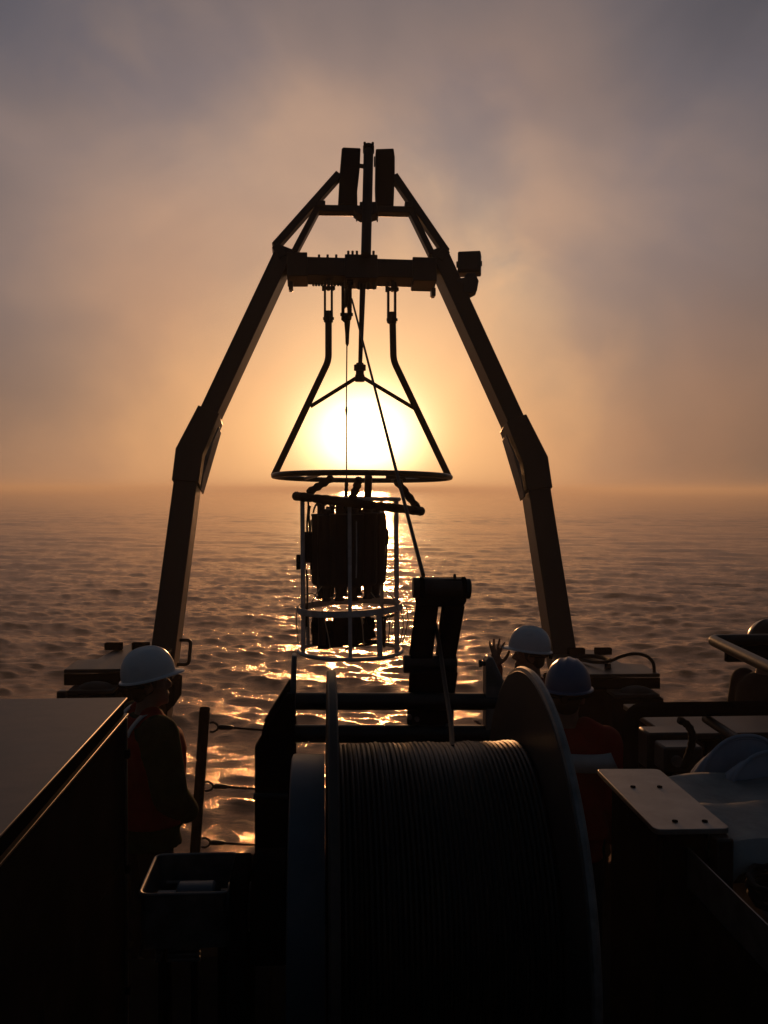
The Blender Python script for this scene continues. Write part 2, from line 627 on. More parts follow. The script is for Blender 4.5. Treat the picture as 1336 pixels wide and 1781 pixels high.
# ------------------------------------------------------------------ ship: hull and decks
UP = 0.95                                   # raised winch deck
YB, YS = 3.25, 6.55                         # break of the deck, stern edge
XL, XR = -2.25, 2.95
mb = MB()
mb.box((XL, YB, -.12), (XR, YS, 0))
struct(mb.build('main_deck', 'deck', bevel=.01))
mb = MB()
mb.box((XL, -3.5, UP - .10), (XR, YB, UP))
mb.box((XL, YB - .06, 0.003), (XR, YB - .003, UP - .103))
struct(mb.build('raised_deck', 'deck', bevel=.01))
mb = MB()
mb.box((XL - .05, -5, SEA_Z - 1.2), (XR + .05, YS + .05, -.123))
struct(mb.build('hull', 'hull', bevel=.03))

# bulwarks left and right of the main deck, each with a cap rail
for nm, x0, x1, lab in (('bulwark', XL - .05, XL + .03, 'low dark bulwark behind the steel cabinet'),
                        ('bulwark', XR - .03, XR + .05, 'low dark bulwark running behind the tubular railing')):
    t = thing(nm, (x0, YB, 0), lab, 'bulwark', 'bulwarks along the main deck')
    mb = MB(); mb.box((x0, -3.4, -.11), (x1, YS, 1.0)); mb.build('plating', 'hull', t, .006)
    mb = MB(); mb.box((x0 - .04, -3.4, 1.002), (x1 + .04, YS + .02, 1.04)); mb.build('cap_rail', 'black', t, .008)

# ------------------------------------------------------------------ A-frame
a_t = thing('a_frame', (-.1, 6.4, 0), 'tall dark steel A-frame gantry leaning over the stern', 'gantry')


def legs(side):
    if side < 0:
        base, knee, top = afr(268, 1250), afr(329, 786), afr(497, 428)
    else:
        base, knee, top = afr(1001, 1250), afr(931, 800), afr(762, 430)
    # carry the lower leg down to the pedestal
    d = (base - knee).normalized()
    base = base + d * ((base.z - .55) / -d.z)
    mb = MB(); mb.beam(base, knee, .172, .24, FN); mb.build('lower_leg', 'frame', a_t, .006)
    mb = MB(); mb.beam(knee + (top - knee) * .004 - FN * .004, top - FN * .004, .138, .23, FN); mb.build('upper_leg', 'frame', a_t, .006)
    # sleeve plates round the knee
    ul, uu = (base - knee).normalized(), (top - knee).normalized()
    mb = MB()
    s1, s2 = ul.cross(FN).normalized(), uu.cross(FN).normalized()
    o1 = s1 if s1.x * side > 0 else -s1
    o2 = s2 if s2.x * side > 0 else -s2
    hw = .098
    kb, kt = knee + ul * .23, knee + uu * .36
    outer = knee + (o1 + o2).normalized() * (hw + .004)
    inner = knee - (o1 + o2).normalized() * (hw + .004)
    poly = [kb + o1 * hw, outer, kt + o2 * (hw - .012), kt - o2 * (hw - .012), inner, kb - o1 * hw]
    mb.prism([p + FN * .012 for p in poly], -FN * .268)
    mb.build('knee_sleeve', 'frame', a_t, .006)
    # pad plate on the inside of the knee
    mb = MB()
    mid = inner - (o1 + o2).normalized() * .004 - FN * .12
    q0, q1 = mid + uu * .26, mid + ul * .25
    mb.prism([q0 + FN * .07, mid + FN * .09 - o1 * .01, q1 + FN * .07, q1 - FN * .07, mid - FN * .09 - o1 * .01, q0 - FN * .07], -(o1 + o2).normalized() * .012)
    mb.build('knee_pad', 'alu', a_t, .003)
    # pivot block at the foot
    mb = MB()
    mb.cbox(base + V((0, .1, .02)), (.30, .36, .34))
    mb.build('pivot_block', 'black', a_t, .015)
    mb = MB(); mb.cyl(base + V((-.22, .1, .05)), base + V((.22, .1, .05)), .055, 24, .006); mb.build('pivot_pin', 'dark', a_t)
    return base, knee, top


LB, LK, LT = legs(-1)
RB, RK, RT = legs(1)

# main crossbeam with end sleeves and the bolted clamp in the middle
cb0, cb1 = afr(503, 461), afr(757, 468)
bd = .17
mb = MB(); mb.beam(cb0, cb1, .158, bd, FN); mb.build('crossbeam', 'frame', a_t, .006)
for p0, p1 in ((afr(499, 460), afr(535, 460)), (afr(718, 468), afr(759, 469))):
    mb = MB(); mb.beam(p0 + FN * .012, p1 + FN * .012, .205, bd + .024, FN); mb.build('beam_sleeve', 'frame', a_t, .006)
for p0 in (afr(506, 491), afr(754, 502)):
    mb = MB(); mb.beam(p0 + FN * .02, p0 + V((0, 0, -.065)) + FN * .02, .034, .10, FN); mb.build('stop_lug', 'frame', a_t, .005)
mb = MB(); mb.beam(afr(600, 463.5) + FN * .014, afr(657, 464.5) + FN * .014, .205, bd + .028, FN); mb.build('beam_clamp', 'frame', a_t, .006)
mb = MB()
for px in (606, 613.5, 621, 643, 650):
    p = afr(px, 442) - FN * .02
    mb.cyl(p, p + V((0, 0, .035)), .011, 6)
for px in (555, 570, 585):
    p = afr(px, 446.5) - FN * .02
    mb.cyl(p, p + V((0, 0, .026)), .011, 6)
for px in (545, 550, 555, 560, 566, 583, 589, 594):
    p = afr(px, 479) - FN * .15
    mb.cyl(p + V((0, 0, .02)), p - V((0, 0, .014)), .011, 6)
for px in (625, 641, 651):
    p = afr(px, 486) - FN * .05
    mb.cyl(p, p - V((0, 0, .055)), .012, 6)
stuff(mb.build('bolt_heads', 'dark', a_t))
# upper truss
for pts, w in (([(478, 426), (590, 300)], .062), ([(512, 436), (556, 353)], .050), ([(777, 436), (686, 303)], .062), ([(752, 440), (711, 356)], .050)):
    mb = MB(); mb.beam(afr(*pts[0]), afr(*pts[1]), w, .075, FN); mb.build('brace', 'frame', a_t, .005)
for p0, p1 in (((479, 426), (494, 446)), ((777, 434), (764, 450))):
    mb = MB(); mb.beam(afr(*p0) + FN * .004, afr(*p1) + FN * .004, .07, .10, FN); mb.build('brace_foot', 'frame', a_t, .006)
mb = MB(); mb.beam(afr(546, 361), afr(722, 364), .058, .075, FN); mb.build('top_rail', 'frame', a_t, .005)
for p0, p1 in (((552, 354), (566, 354.5)), ((704, 356.5), (718, 357))):
    mb = MB(); mb.beam(afr(*p0) + FN * .01, afr(*p1) + FN * .01, .05, .095, FN); mb.build('rail_gusset', 'frame', a_t, .004)
# the two upright bumper blocks and the post between them
for c in ([(594.5, 258), (597, 255.5), (627.5, 257), (626, 290), (621.5, 330), (622, 356), (588, 354.5), (591, 300)],
          [(653.8, 258.5), (685, 257.5), (687, 272), (687, 300), (685, 357), (654, 357), (653, 320)]):
    mb = MB(); mb.prism([afr(x, y) for x, y in c], -FN * .09); mb.build('bumper_block', 'rubber', a_t, .008)
mb = MB(); mb.beam(afr(626, 361.5) + FN * .02, afr(656, 361.5) + FN * .02, .09, .12, FN); mb.build('post_clamp', 'frame', a_t, .006)
mb = MB(); mb.prism([afr(x, y, -.03) for x, y in ((615, 368), (659, 369), (658, 373), (650, 375), (645, 378), (628, 377), (620, 372))], -FN * .12); mb.build('clamp_plate', 'frame', a_t, .003)
mb = MB()
mb.tube([afr(641, 256, -.02), afr(640, 300, -.02), afr(636, 450, -.06)], .040, 20)
mb.build('centre_post', 'frame', a_t)
mb = MB()
p = afr(641, 258, -.02)
mb.lathe(p - V((0, 0, .05)), (0, 0, 1), [(0, .046), (.055, .046), (.06, .038)], 20)
for s in (-1, 1):
    mb.cyl(p + V((s * .033, -.02, 0)), p + V((s * .033, -.02, .03)), .010, 8)
mb.build('post_cap', 'black', a_t)
mb = MB(); mb.beam(afr(626, 286.5), afr(633, 287.5), .022, .03, FN); mb.build('block_link', 'dark', a_t)
mb = MB()
for x0, y0, y1 in ((651.5, 272, 288), (620.5, 370, 383), (656.5, 370, 384)):
    mb.beam(afr(x0, y0), afr(x0, y1), .010, .02, FN)
stuff(mb.build('hanging_pins', 'dark', a_t))
# grab handle on the left leg, dark valve block under it
p = [afr(309, 1111, .1), afr(329, 1111, .1), afr(325, 1154, .1), afr(304, 1154, .1)]
mb = MB(); mb.tube(fillet(p, .03), .013, 10); mb.build('grab_handle', 'frame', a_t)
mb = MB(); mb.prism([afr(x, y, -.06) for x, y in ((296, 1186), (309, 1190), (307, 1226), (300, 1232), (292, 1240), (286, 1240))], V((0, .3, 0))); mb.build('valve_block', 'black', a_t, .01)

# flood light on the right leg
fl = afr(819, 470, .05)
f_t = thing('flood_light', fl, 'grey floodlight on a bracket at the top of the right gantry leg', 'floodlight')
q = Quaternion((0, 0, 1), R(-14)) @ Quaternion((1, 0, 0), R(-8))
c = afr(818.5, 454, .05)
mb = MB(); mb.cbox(c, (.183, .12, .178), q); mb.build('lamp_housing', 'lamp', f_t, .012)
mb = MB(); mb.cbox(c + q @ V((0, -.064, 0)), (.15, .012, .145), q); mb.build('back_cover', 'lamp', f_t, .004)
mb = MB(); mb.cbox(c + q @ V((0, .064, 0)), (.16, .010, .155), q); mb.build('lens', 'glass', f_t, .003)
mb = MB(); mb.cyl(c + q @ V((-.105, 0, 0)), c + q @ V((-.085, 0, 0)), .026, 12); mb.build('tilt_knob', 'lamp', f_t)
mb = MB(); mb.cyl(c + q @ V((.09, 0, 0)), c + q @ V((.10, 0, 0)), .022, 12); mb.build('tilt_knob', 'lamp', f_t)
mb = MB()
mb.prism([afr(x, y, .0) for x, y in ((812, 474), (827, 474), (833, 488), (830, 505), (820, 510), (806, 508), (806, 492), (795, 492), (795, 484), (808, 482))], -FN * .09)
mb.build('bracket', 'lamp', f_t, .006)
mb = MB()
mb.tube(bez(afr(812, 478, .07), afr(800, 488, .0), afr(800, 500, .02), afr(790, 497, .04)), .012, 8)
mb.build('supply_cable', 'rubber', f_t)

# ------------------------------------------------------------------ docking frame hung under the crossbeam
YC = 7.42
dk = thing('docking_frame', at(630, 829, YC), 'dark tubular docking frame with a wide ring hanging under the gantry', 'docking frame')
for fx, fy, sgn in ((571.5, 488, -1), (682, 490, 1)):
    mb = MB()
    mb.beam(at(fx + (0 if sgn < 0 else 1.5), fy - 6, YC - .06), at(fx + (0 if sgn < 0 else 1.5), fy + 16, YC - .06), .026, .05, (0, -1, 0)); mb.build('hanger_eye', 'dark', dk, .004)
    for s in (-6.2, 5.8):
        mb = MB(); mb.beam(at(fx + s, fy + 0, YC - .065), at(fx + s, fy + 70, YC - .065), .018, .06, (0, -1, 0)); mb.build('fork_plate', 'dark', dk, .003)
    mb = MB(); mb.cyl(at(fx - 11, fy + 13, YC - .035), at(fx + 11.5, fy + 13, YC - .035), .016, 12)
    mb.cyl(at(fx - 11.5, fy + 13, YC - .035), at(fx - 7.5, fy + 13, YC - .035), .024, 12)
    mb.cyl(at(fx + 7.5, fy + 13, YC - .035), at(fx + 9.5, fy + 13, YC - .035), .022, 12)
    mb.build('fork_pin', 'dark', dk)
    mb = MB(); mb.cyl(at(fx, fy + 53, YC - .035), at(fx, fy + 73, YC - .035), .036, 16, .004)
    mb.cyl(at(fx - 9.5, fy + 66, YC - .035), at(fx + 9.5, fy + 66, YC - .035), .012, 8); mb.build('socket', 'dark', dk)
rc = at(630, 829.5, YC)                         # ring centre
RING = (at(787, 829.5, YC) - at(473, 829.5, YC)).length / 2 - .02
xh = V((1, 0, 0)); xh.z = -.006
yh = V((0, 1, -.030)).normalized()


def ringp(a, r=RING):
    return rc + xh * (r * math.cos(a)) + yh * (r * math.sin(a))


mb = MB(); mb.tube([ringp(2 * math.pi * i / 96) for i in range(96)], .022, 12, closed=True); mb.build('ring', 'frame', dk)
for a0, a1 in ((-.55, 1.15), (-.95, .62), (2.3, 4.25)):
    mb = MB(); mb.tube([ringp(a0), ringp(a1)], .016, 10); mb.build('ring_spoke', 'frame', dk)
for (x0, y0), (x1, y1), a in (((571.5, 556), (571.5, 627), math.pi), ((683, 558), (684.5, 627), 0)):
    p = [at(x0, y0, YC - .035), at(x1, y1, YC - .02), ringp(a)]
    mb = MB(); mb.tube(fillet(p, .05), .027, 16); mb.build('bent_tube', 'frame', dk)
for a, b in (((625, 654), (540, 707)), ((627, 654), (722, 711))):
    mb = MB(); mb.tube([at(*a, YC - .02), at(*b, YC - .01)], .016, 12); mb.build('strut', 'frame', dk)
mb = MB(); mb.lathe(at(626, 664, YC - .02), (0, 0, 1), [(0, .038), (.055, .038), (.06, .033), (.085, .033), (.09, .048), (.135, .048), (.14, .03), (.15, .03)], 20)
mb.build('hub', 'dark', dk)
mb = MB(); mb.tube([afr(634, 460, .11), at(631, 500, YC - .03), at(626.5, 636, YC - .02)], [.024, .024, .017], 14); mb.build('push_rod', 'dark', dk)
mb = MB(); mb.tube([at(641, 829, YC - .3), at(640, 870, YC - .1)], .030, 12)
mb.build('guide_post', 'frame', dk)
for a0, a1, dz in ((-1.15, -.12, -.045), (-1.35, -.5, -.03)):
    p0, p1 = ringp(a0, RING * .98), ringp(a1, RING * .98)
    mb = MB(); mb.tube([p0 + V((0, 0, dz)), p0.lerp(p1, .55) + V((0, .1, dz * .75)), p1 + V((0, 0, -.008))], .014, 10); mb.build('lower_bar', 'frame', dk)
# lower bumper ring, thickly wrapped, hanging tilted on wrapped struts
bl, br = at(516, 863, YC), at(731, 889, YC)
bc = (bl + br) / 2
bx = (br - bl) / 2
by = (ray(624, 876)).normalized()
by = (by - bx.normalized() * by.dot(bx.normalized())).normalized() * bx.length
rad = [.034 * (1 + .10 * math.sin(i * 2.1) + .07 * math.sin(i * .7 + 1)) for i in range(110)]
mb = MB(); mb.tube([bc + bx * math.cos(2 * math.pi * i / 110) + by * math.sin(2 * math.pi * i / 110) for i in range(110)], rad, 12, closed=True)
mb.build('bumper_ring', 'pad', dk)
for (x0, y0, d0), (x1, y1, d1) in (((578, 831, -.2), (536, 857, -.1)), ((690, 836, -.3), (728, 886, -.10)), ((626, 832, -.5), (612, 870, -.42)), ((603, 832, .4), (602, 866, .42))):
    p0, p1 = at(x0, y0, YC + d0), at(x1, y1, YC + d1)
    n = 14
    mb = MB()
    mb.tube([p0.lerp(p1, i / n) for i in range(n + 1)], [(.030 if x0 != 603 else .016) * (1 + .16 * math.sin(i * 1.7)) for i in range(n + 1)], 10)
    mb.build('wrapped_strut', 'pad', dk)

# ------------------------------------------------------------------ hoisting block and the wires
bk = thing('hoist_block', at(603, 560, YC - .1), 'dark sheave block hanging under the middle of the gantry beam', 'pulley block')
yk = YC - .12
for x0, w in ((597, .024), (608.5, .034)):
    mb = MB(); mb.prism([at(x0 - w / 2 * 215, y, yk) if s < 0 else at(x0 + w / 2 * 215, y, yk) for s, y in ((-1, 492), (1, 488), (1, 550), (-1, 553))], (0, .12, 0)); mb.build('cheek_plate', 'black', bk, .004)
mb = MB(); mb.prism([at(x, y, yk + .01) for x, y in ((594, 548), (612, 548), (612, 552), (607, 557), (599, 557), (594, 552))], (0, .10, 0)); mb.build('block_end', 'black', bk, .003)
mb = MB(); mb.cyl(at(592, 547, yk + .06), at(614, 547, yk + .06), .014, 12); mb.build('pin', 'dark', bk)
mb = MB(); c = at(602.5, 518, yk + .06)
mb.lathe(c - V((.012, 0, 0)), (1, 0, 0), [(0, .085), (.004, .085), (.011, .072), (.013, .072), (.02, .085), (.024, .085)], 28); mb.build('sheave', 'dark', bk)
mb = MB(); mb.beam(at(609, 470, yk + .02), at(609, 492, yk + .02), .05, .08, (0, -1, 0)); mb.build('hanger', 'black', bk, .004)
CTDX = 608.0
hw = thing('hoist_wire', at(603, 870, YC), 'thin taut wire dropping from the pulley block to the water sampler', 'wire')
mb = MB(); mb.lathe(at(604, 602, yk + .06), (0, 0, 1), [(0, .006), (.02, .014), (.1, .017), (.21, .026), (.23, .026)], 12); mb.build('wire_socket', 'thinwire', hw)
mb = MB(); mb.tube([at(603.5, 600, yk + .06), at(602.5, 712, yk + .08), at(603, 870, YC)], .0052, 8); mb.build('strand', 'thinwire', hw)
mb = MB(); mb.tube([at(602.6, 707, yk + .08), at(602.5, 713, yk + .08), at(602.5, 722, yk + .08)], [.006, .010, .006], 8); mb.build('splice', 'thinwire', hw)

ww = thing('winch_wire', at(785, 1297, 2.1), 'long winch wire running from the drum over the fairlead arm to the gantry', 'wire')
w_pts = [at(612, 520, yk + .06), at(736, 1000, 3.12)]
mb = MB(); mb.tube(w_pts, [.0075, .0075], 8); mb.build('upper_run', 'thinwire', ww)
mb = MB(); mb.tube([at(736, 1000, 3.12), at(741, 1030, 3.17), at(752, 1062, 3.10), at(764, 1120, 2.95), at(774, 1190, 2.72), at(785, 1262, 2.45), at(787, 1300, 2.22)], .0072, 8); mb.build('lower_run', 'thinwire', ww)

# ------------------------------------------------------------------ water sampler (rosette)
C0 = at(CTDX, 853, YC)
cx, cyy = C0.x, C0.y
pxm = YC / FPX                                 # metres per photo pixel there


def cz(py):
    return at(CTDX, py, YC).z


ct = thing('water_sampler', (cx, cyy, cz(1132)), 'round water sampler of grey bottles in a white cage, hanging over the sea', 'water sampler')
RC = 88 * pxm
zt, zm, zb = cz(867), cz(1056), cz(1131)
mb = MB(); mb.torus((cx, cyy, zt), (0.012, .0, 1), RC * .98, .0165, 72, 10); mb.build('top_hoop', 'white', ct)
mb = MB(); mb.torus((cx + .01, cyy, zb), (0, 0, 1), RC * 1.02, .0165, 72, 10); mb.build('bottom_hoop', 'white', ct)
mb = MB()
n = 72
prof = [(-.026, -.010), (.026, -.010), (.026, .010), (-.026, .010)]
vs, fs = [], []
for i in range(n):
    a = 2 * math.pi * i / n
    for dz, drr in prof:
        vs.append(V((cx + .008 + (RC * 1.02 + drr) * math.cos(a), cyy + (RC * 1.02 + drr) * math.sin(a), zm + dz + .018 * math.cos(a))))
for i in range(n):
    for j in range(4):
        fs.append((i * 4 + j, i * 4 + (j + 1) % 4, ((i + 1) % n) * 4 + (j + 1) % 4, ((i + 1) % n) * 4 + j))
mb.add(vs, fs); mb.build('middle_hoop', 'white', ct, .004)


def ca(px, front):
    """angle on the cage for a post seen at photo column px"""
    s = max(-1, min(1, ((px - CTDX) * pxm) / RC))
    a = math.acos(s)
    return -a if front else a


for px, fr, z0, z1, r in ((605, True, zb, zt, .015), (686, True, zb, zt, .020), (527, True, zb, zt, .018), (534, False, zb, zm, .016), (655, True, zb, zm, .022), (668, False, zb, zt, .016), (578, False, zm, zt, .014)):
    a = ca(px, fr)
    p = V((cx + RC * math.cos(a), cyy + RC * math.sin(a), 0))
    mb = MB(); mb.cyl(p + V((0.01, 0, z0)), p + V((0, 0, z1)), r, 14); mb.build('cage_post', 'white', ct)
# the 12 bottles
zb0, zb1 = cz(1026), cz(893)
zb0 += .045
RB_ = 49 * pxm
br_ = 16.5 * pxm
for i in range(12):
    a = 2 * math.pi * (i + .3) / 12
    p = V((cx - .004 + RB_ * math.cos(a), cyy + RB_ * math.sin(a), 0))
    dz = random.uniform(-.012, .012)
    mb = MB()
    mb.lathe(p + V((0, 0, zb0 + dz)), (0, 0, 1), [(0, br_ * .75), (.02, br_ * .97), (.03, br_), (zb1 - zb0 - .022, br_), (zb1 - zb0 - .016, br_ * 1.06), (zb1 - zb0 - .004, br_ * 1.06), (zb1 - zb0, br_ * .98)], 18)
    b = mb.build('sample_bottle', 'bottle', ct)
    mb = MB(); h = random.uniform(.03, .10)
    mb.lathe(p + V((0, 0, zb1 + dz)), (0, 0, 1), [(0, br_ * .40), (h * .7, br_ * .40), (h * .75, br_ * .55), (h, br_ * .55), (h + .004, br_ * .3)], 12); mb.build('top_valve', 'bottle', b)
    mb = MB()
    mb.lathe(p + V((0, 0, zb0 + dz)), (0, 0, -1), [(0, br_ * .5), (.03, br_ * .42), (.085, br_ * .36), (.09, br_ * .5), (.108, br_ * .5)], 12); mb.build('bottom_valve', 'bottle', b)
    o = V((math.cos(a), math.sin(a), 0))
    mb = MB(); mb.tube([p + o * br_ * 1.05 + V((0, 0, zb0 + .08)), p + o * br_ * 1.18 + V((0, 0, (zb0 + zb1) / 2)), p + o * br_ * 1.05 + V((0, 0, zb1 - .05))], .006, 6); mb.build('closing_rod', 'white' if i % 3 == 0 else 'bottle', b)
mb = MB(); mb.cyl((cx, cyy, zb0 + .02), (cx, cyy, zt), .10, 20); mb.build('core', 'black', ct)
for z in (zb1 - .09, zb0 + .10):
    mb = MB(); mb.cyl((cx, cyy, z), (cx, cyy, z + .018), RB_ * 1.02, 40); mb.build('bottle_plate', 'dark', ct)
for px, x1, y0, y1, nm in ((668, 675.5, 920, 948, 'side_sensor'), (527, 546, 925, 972, 'side_battery'), (515.5, 545, 965, 978, 'sensor_bracket'), (515.5, 523, 978, 990, 'sensor_bracket'), (540, 545, 978, 990, 'sensor_bracket'), (523, 532, 978, 990, 'sensor_bracket')):
    mb = MB(); p0, p1 = at(px, y1, YC), at(x1, y0, YC)
    mb.box((p0.x, cyy - .06, p0.z), (p1.x, cyy + .04, p1.z)); mb.build(nm, 'black', ct, .006)
# dark hoses by the left post and over the bottles
for pts in ([(536, 870), (538, 890), (532, 905), (535, 930)], [(540, 880), (534, 895), (541, 915), (538, 928)], [(529, 990), (528, 1020), (532, 1060), (530, 1100)], [(533, 990), (537, 1030), (533, 1060), (534, 1090)]):
    mb = MB(); P = [at(x, y, YC - .15) for x, y in pts]; mb.tube(bez(*P, 14), .008, 8); mb.build('sensor_cable', 'rubber', ct)
for x0, x1 in ((556, 580), (610, 634), (630, 655), (575, 607), (545, 562), (590, 618), (622, 668), (600, 612)):
    mb = MB(); P = [at(x0, 892, YC - .2), at(x0 + 4, 868, YC - .2), at(x1 - 2, 872, YC - .15), at(x1, 893, YC - .15)]
    mb.tube(bez(*P, 14), .0075, 8); mb.build('lanyard', 'thinwire', ct)
# lowered instrument package inside the lower cage
mb = MB(); mb.cyl(at(541, 1092, YC - .05), at(597, 1092, YC - .05), .055, 20, .01)
mb.build('pressure_housing', 'black', ct)
mb = MB(); p0, p1 = at(580, 1122, YC - .1), at(622, 1068, YC - .1)
mb.box((p0.x, cyy - .16, p0.z), (p1.x, cyy + .12, p1.z)); mb.build('sensor_box', 'black', ct, .015)
mb = MB(); mb.prism([at(x, y, YC - .08) for x, y in ((618, 1072), (632, 1080), (650, 1095), (655, 1108), (640, 1114), (622, 1122), (612, 1120))], (0, .2, 0)); mb.build('sensor_cone', 'black', ct, .01)
mb = MB(); mb.cyl(at(596, 1088, YC + .12), at(652, 1084, YC + .12), .05, 20, .01); mb.build('pressure_housing', 'black', ct)
mb = MB(); mb.cyl(at(640, 1072, YC - .02), at(640, 1118, YC - .02), .026, 14, .006); mb.build('pump', 'black', ct)
mb = MB(); mb.cyl(at(550, 1068, YC + .15), at(550, 1122, YC + .15), .036, 14, .006); mb.build('pump', 'black', ct)
mb = MB(); mb.prism([at(x, y, YC - .12) for x, y in ((545, 1104), (575, 1100), (600, 1108), (598, 1126), (560, 1128), (546, 1120))], (0, .12, 0)); mb.build('weight_block', 'black', ct, .01)
mb = MB(); mb.cyl(at(560, 1066, YC - .2), at(560, 1122, YC - .2), .03, 16, .006); mb.build('sensor_tube', 'dark', ct)
mb = MB(); mb.cyl(at(552, 1120, YC + .05), at(576, 1120, YC + .05), .045, 16, .006); mb.build('sensor_tube', 'dark', ct)
for pts in ([(664, 1075), (668, 1095), (664, 1112), (669, 1126)], [(671, 1074), (666, 1090), (672, 1110), (668, 1118)], [(622, 1118), (640, 1108), (650, 1122), (662, 1110)], [(600, 1130), (620, 1118), (640, 1128), (660, 1112)], [(560, 1080), (556, 1100), (564, 1115), (556, 1125)], [(655, 1078), (668, 1072), (680, 1074), (690, 1068)]):
    mb = MB(); P = [at(x, y, YC - .1) for x, y in pts]; mb.tube(bez(*P, 14), .010, 8); mb.build('sensor_cable', 'rubber', ct)
for pts in ([(524, 1050), (510, 1056), (517, 1092), (519, 1122)], [(701, 1050), (716, 1062), (708, 1095), (700, 1118)], [(697, 1060), (704, 1080), (702, 1100), (694, 1122)], [(537, 1060), (548, 1032), (556, 1025), (560, 1020)], [(608, 1045), (618, 1056), (628, 1066), (632, 1085)], [(645, 1030), (660, 1050), (670, 1060), (676, 1085)], [(670, 1026), (684, 1036), (690, 1050), (692, 1062)], [(560, 1060), (566, 1085), (572, 1105), (574, 1128)], [(676, 1062), (680, 1090), (676, 1105), (676, 1120)], [(524, 1040), (536, 1030), (545, 1028), (552, 1040)], [(585, 1030), (575, 1045), (570, 1055), (568, 1062)], [(625, 1062), (634, 1090), (630, 1110), (634, 1125)]):
    mb = MB(); P = [at(x, y, YC - .36) for x, y in pts]; mb.tube(bez(*P, 14), .0048, 6); mb.build('drain_tube', 'tube', ct)

# ------------------------------------------------------------------ stern stanchion and safety chains
st0, st1 = at(339, 1485, 6.40), at(356.5, 1231, 6.40)
d = (st0 - st1).normalized(); st0 = st0 + d * (st0.z / -d.z)
s_t = thing('stanchion', st0, 'black round stanchion with wire loops at the open stern', 'post')
mb = MB(); mb.lathe(st0, st1 - st0, [(0, .036), ((st1 - st0).length - .004, .036), ((st1 - st0).length, .033)], 20); mb.build('post', 'black', s_t)
mb = MB(); mb.cyl(st0, st0 + V((0, 0, .015)), .08, 20); mb.build('foot_plate', 'black', s_t, .003)
st_b = thing('stanchion', (.66, 6.40, 0), 'black round stanchion at the stern behind the winch fairlead arm', 'post')
mb = MB(); mb.cyl((.66, 6.4, 0), (.66, 6.4, 1.0), .036, 20); mb.build('post', 'black', st_b)
for (x, y), which in (((366, 1265), 'top'), ((357, 1368), 'middle'), ((352, 1466), 'lowest')):
    p = at(x, y, 6.40)
    e = V((.625, 6.40, p.z - .01))
    c_t = thing('safety_line', p, which + ' wire safety line shackled to the stern stanchion', 'safety line')
    mb = MB(); mb.tube([p + V((-.004, 0, .03)), p + V((.02, 0, .036)), p + V((.045, 0, .02)), p + V((.055, 0, 0)), p + V((.045, 0, -.02)), p + V((.02, 0, -.032)), p + V((-.004, 0, -.03))], .008, 8); mb.build('shackle', 'dark', c_t)
    mb = MB(); mb.tube([p + V((.05, 0, 0)), p + V((.07, 0, 0)), p + V((.14, 0, -.004)), p + V((.16, 0, -.005))], [.009, .019, .016, .008], 10); mb.build('turnbuckle', 'dark', c_t)
    mid = (p + e) / 2 - V((0, 0, .035))
    mb = MB(); mb.tube(bez(p + V((.15, 0, -.005)), p.lerp(mid, .7) + V((0, 0, -.015)), e.lerp(mid, .7) + V((0, 0, -.015)), e, 24), [.007 + .002 * (i % 2) for i in range(25)], 8); mb.build('strand', 'thinwire', c_t)

# ------------------------------------------------------------------ gantry pedestals on both quarters
def pedestal(x0, x1, ztop, lab, mir):
    t = thing('gantry_pedestal', ((x0 + x1) / 2, 6.1, 0), lab, 'pedestal', 'gantry pedestals')
    y0, y1 = 5.85, 6.75
    mb = MB(); mb.box((x0, y0 + .05, 0.002), (x1, y1 - .05, ztop - .16)); mb.build('body', 'black', t, .012)
    # cover plate with notched corners
    a, b = (x0 - .04, x1 + .02) if mir < 0 else (x0 - .02, x1 + .04)
    w = b - a
    if mir < 0:
        poly = [(a, y0 - .02), (b, y0 - .02), (b, y1 + .12), (a + w * .55, y1 + .12), (a + w * .42, y1 + .05), (a + w * .30, y1 - .1), (a + w * .22, y0 + .34), (a, y0 + .30)]
    else:
        poly = [(a, y0 - .02), (b, y0 - .02), (b, y0 + .30), (b - w * .22, y0 + .34), (b - w * .30, y1 - .1), (b - w * .42, y1 + .05), (b - w * .55, y1 + .12), (a, y1 + .12)]
    mb = MB(); mb.prism([(x, y, ztop - .025) for x, y in poly], (0, 0, .025)); mb.build('cover_plate', 'dull', t, .004)
    mb = MB(); mb.box((a, y0 - .024, ztop - .10), (b, y0 - .004, ztop - .028)); mb.build('cover_skirt', 'black', t, .004)
    # notch walls that stand up behind the plate
    for k in (.28, .62):
        xx = a + w * k if mir < 0 else b - w * k
        mb = MB(); mb.box((xx - .06, y1 - .25, ztop + .002), (xx + .06, y1 - .2, ztop + .05)); mb.build('stop_block', 'black', t, .004)
    mb = MB(); m0 = a + w * .12 if mir < 0 else b - w * .62
    mb.box((m0, y0 - .20, ztop - .115), (m0 + w * .5, y0 - .03, ztop - .095)); mb.build('lower_shelf', 'dull', t, .003)
    mb = MB(); mb.box((m0 - .02, y0 - .22, 0.002), (m0 + w * .5 + .02, y0 - .028, ztop - .118)); mb.build('shelf_box', 'black', t, .008)
    mb = MB(); mb.ball((m0 + w * .28, y0 - .12, ztop - .10), (.11, .06, .045)); mb.build('motor_dome', 'dull', t)
    return t


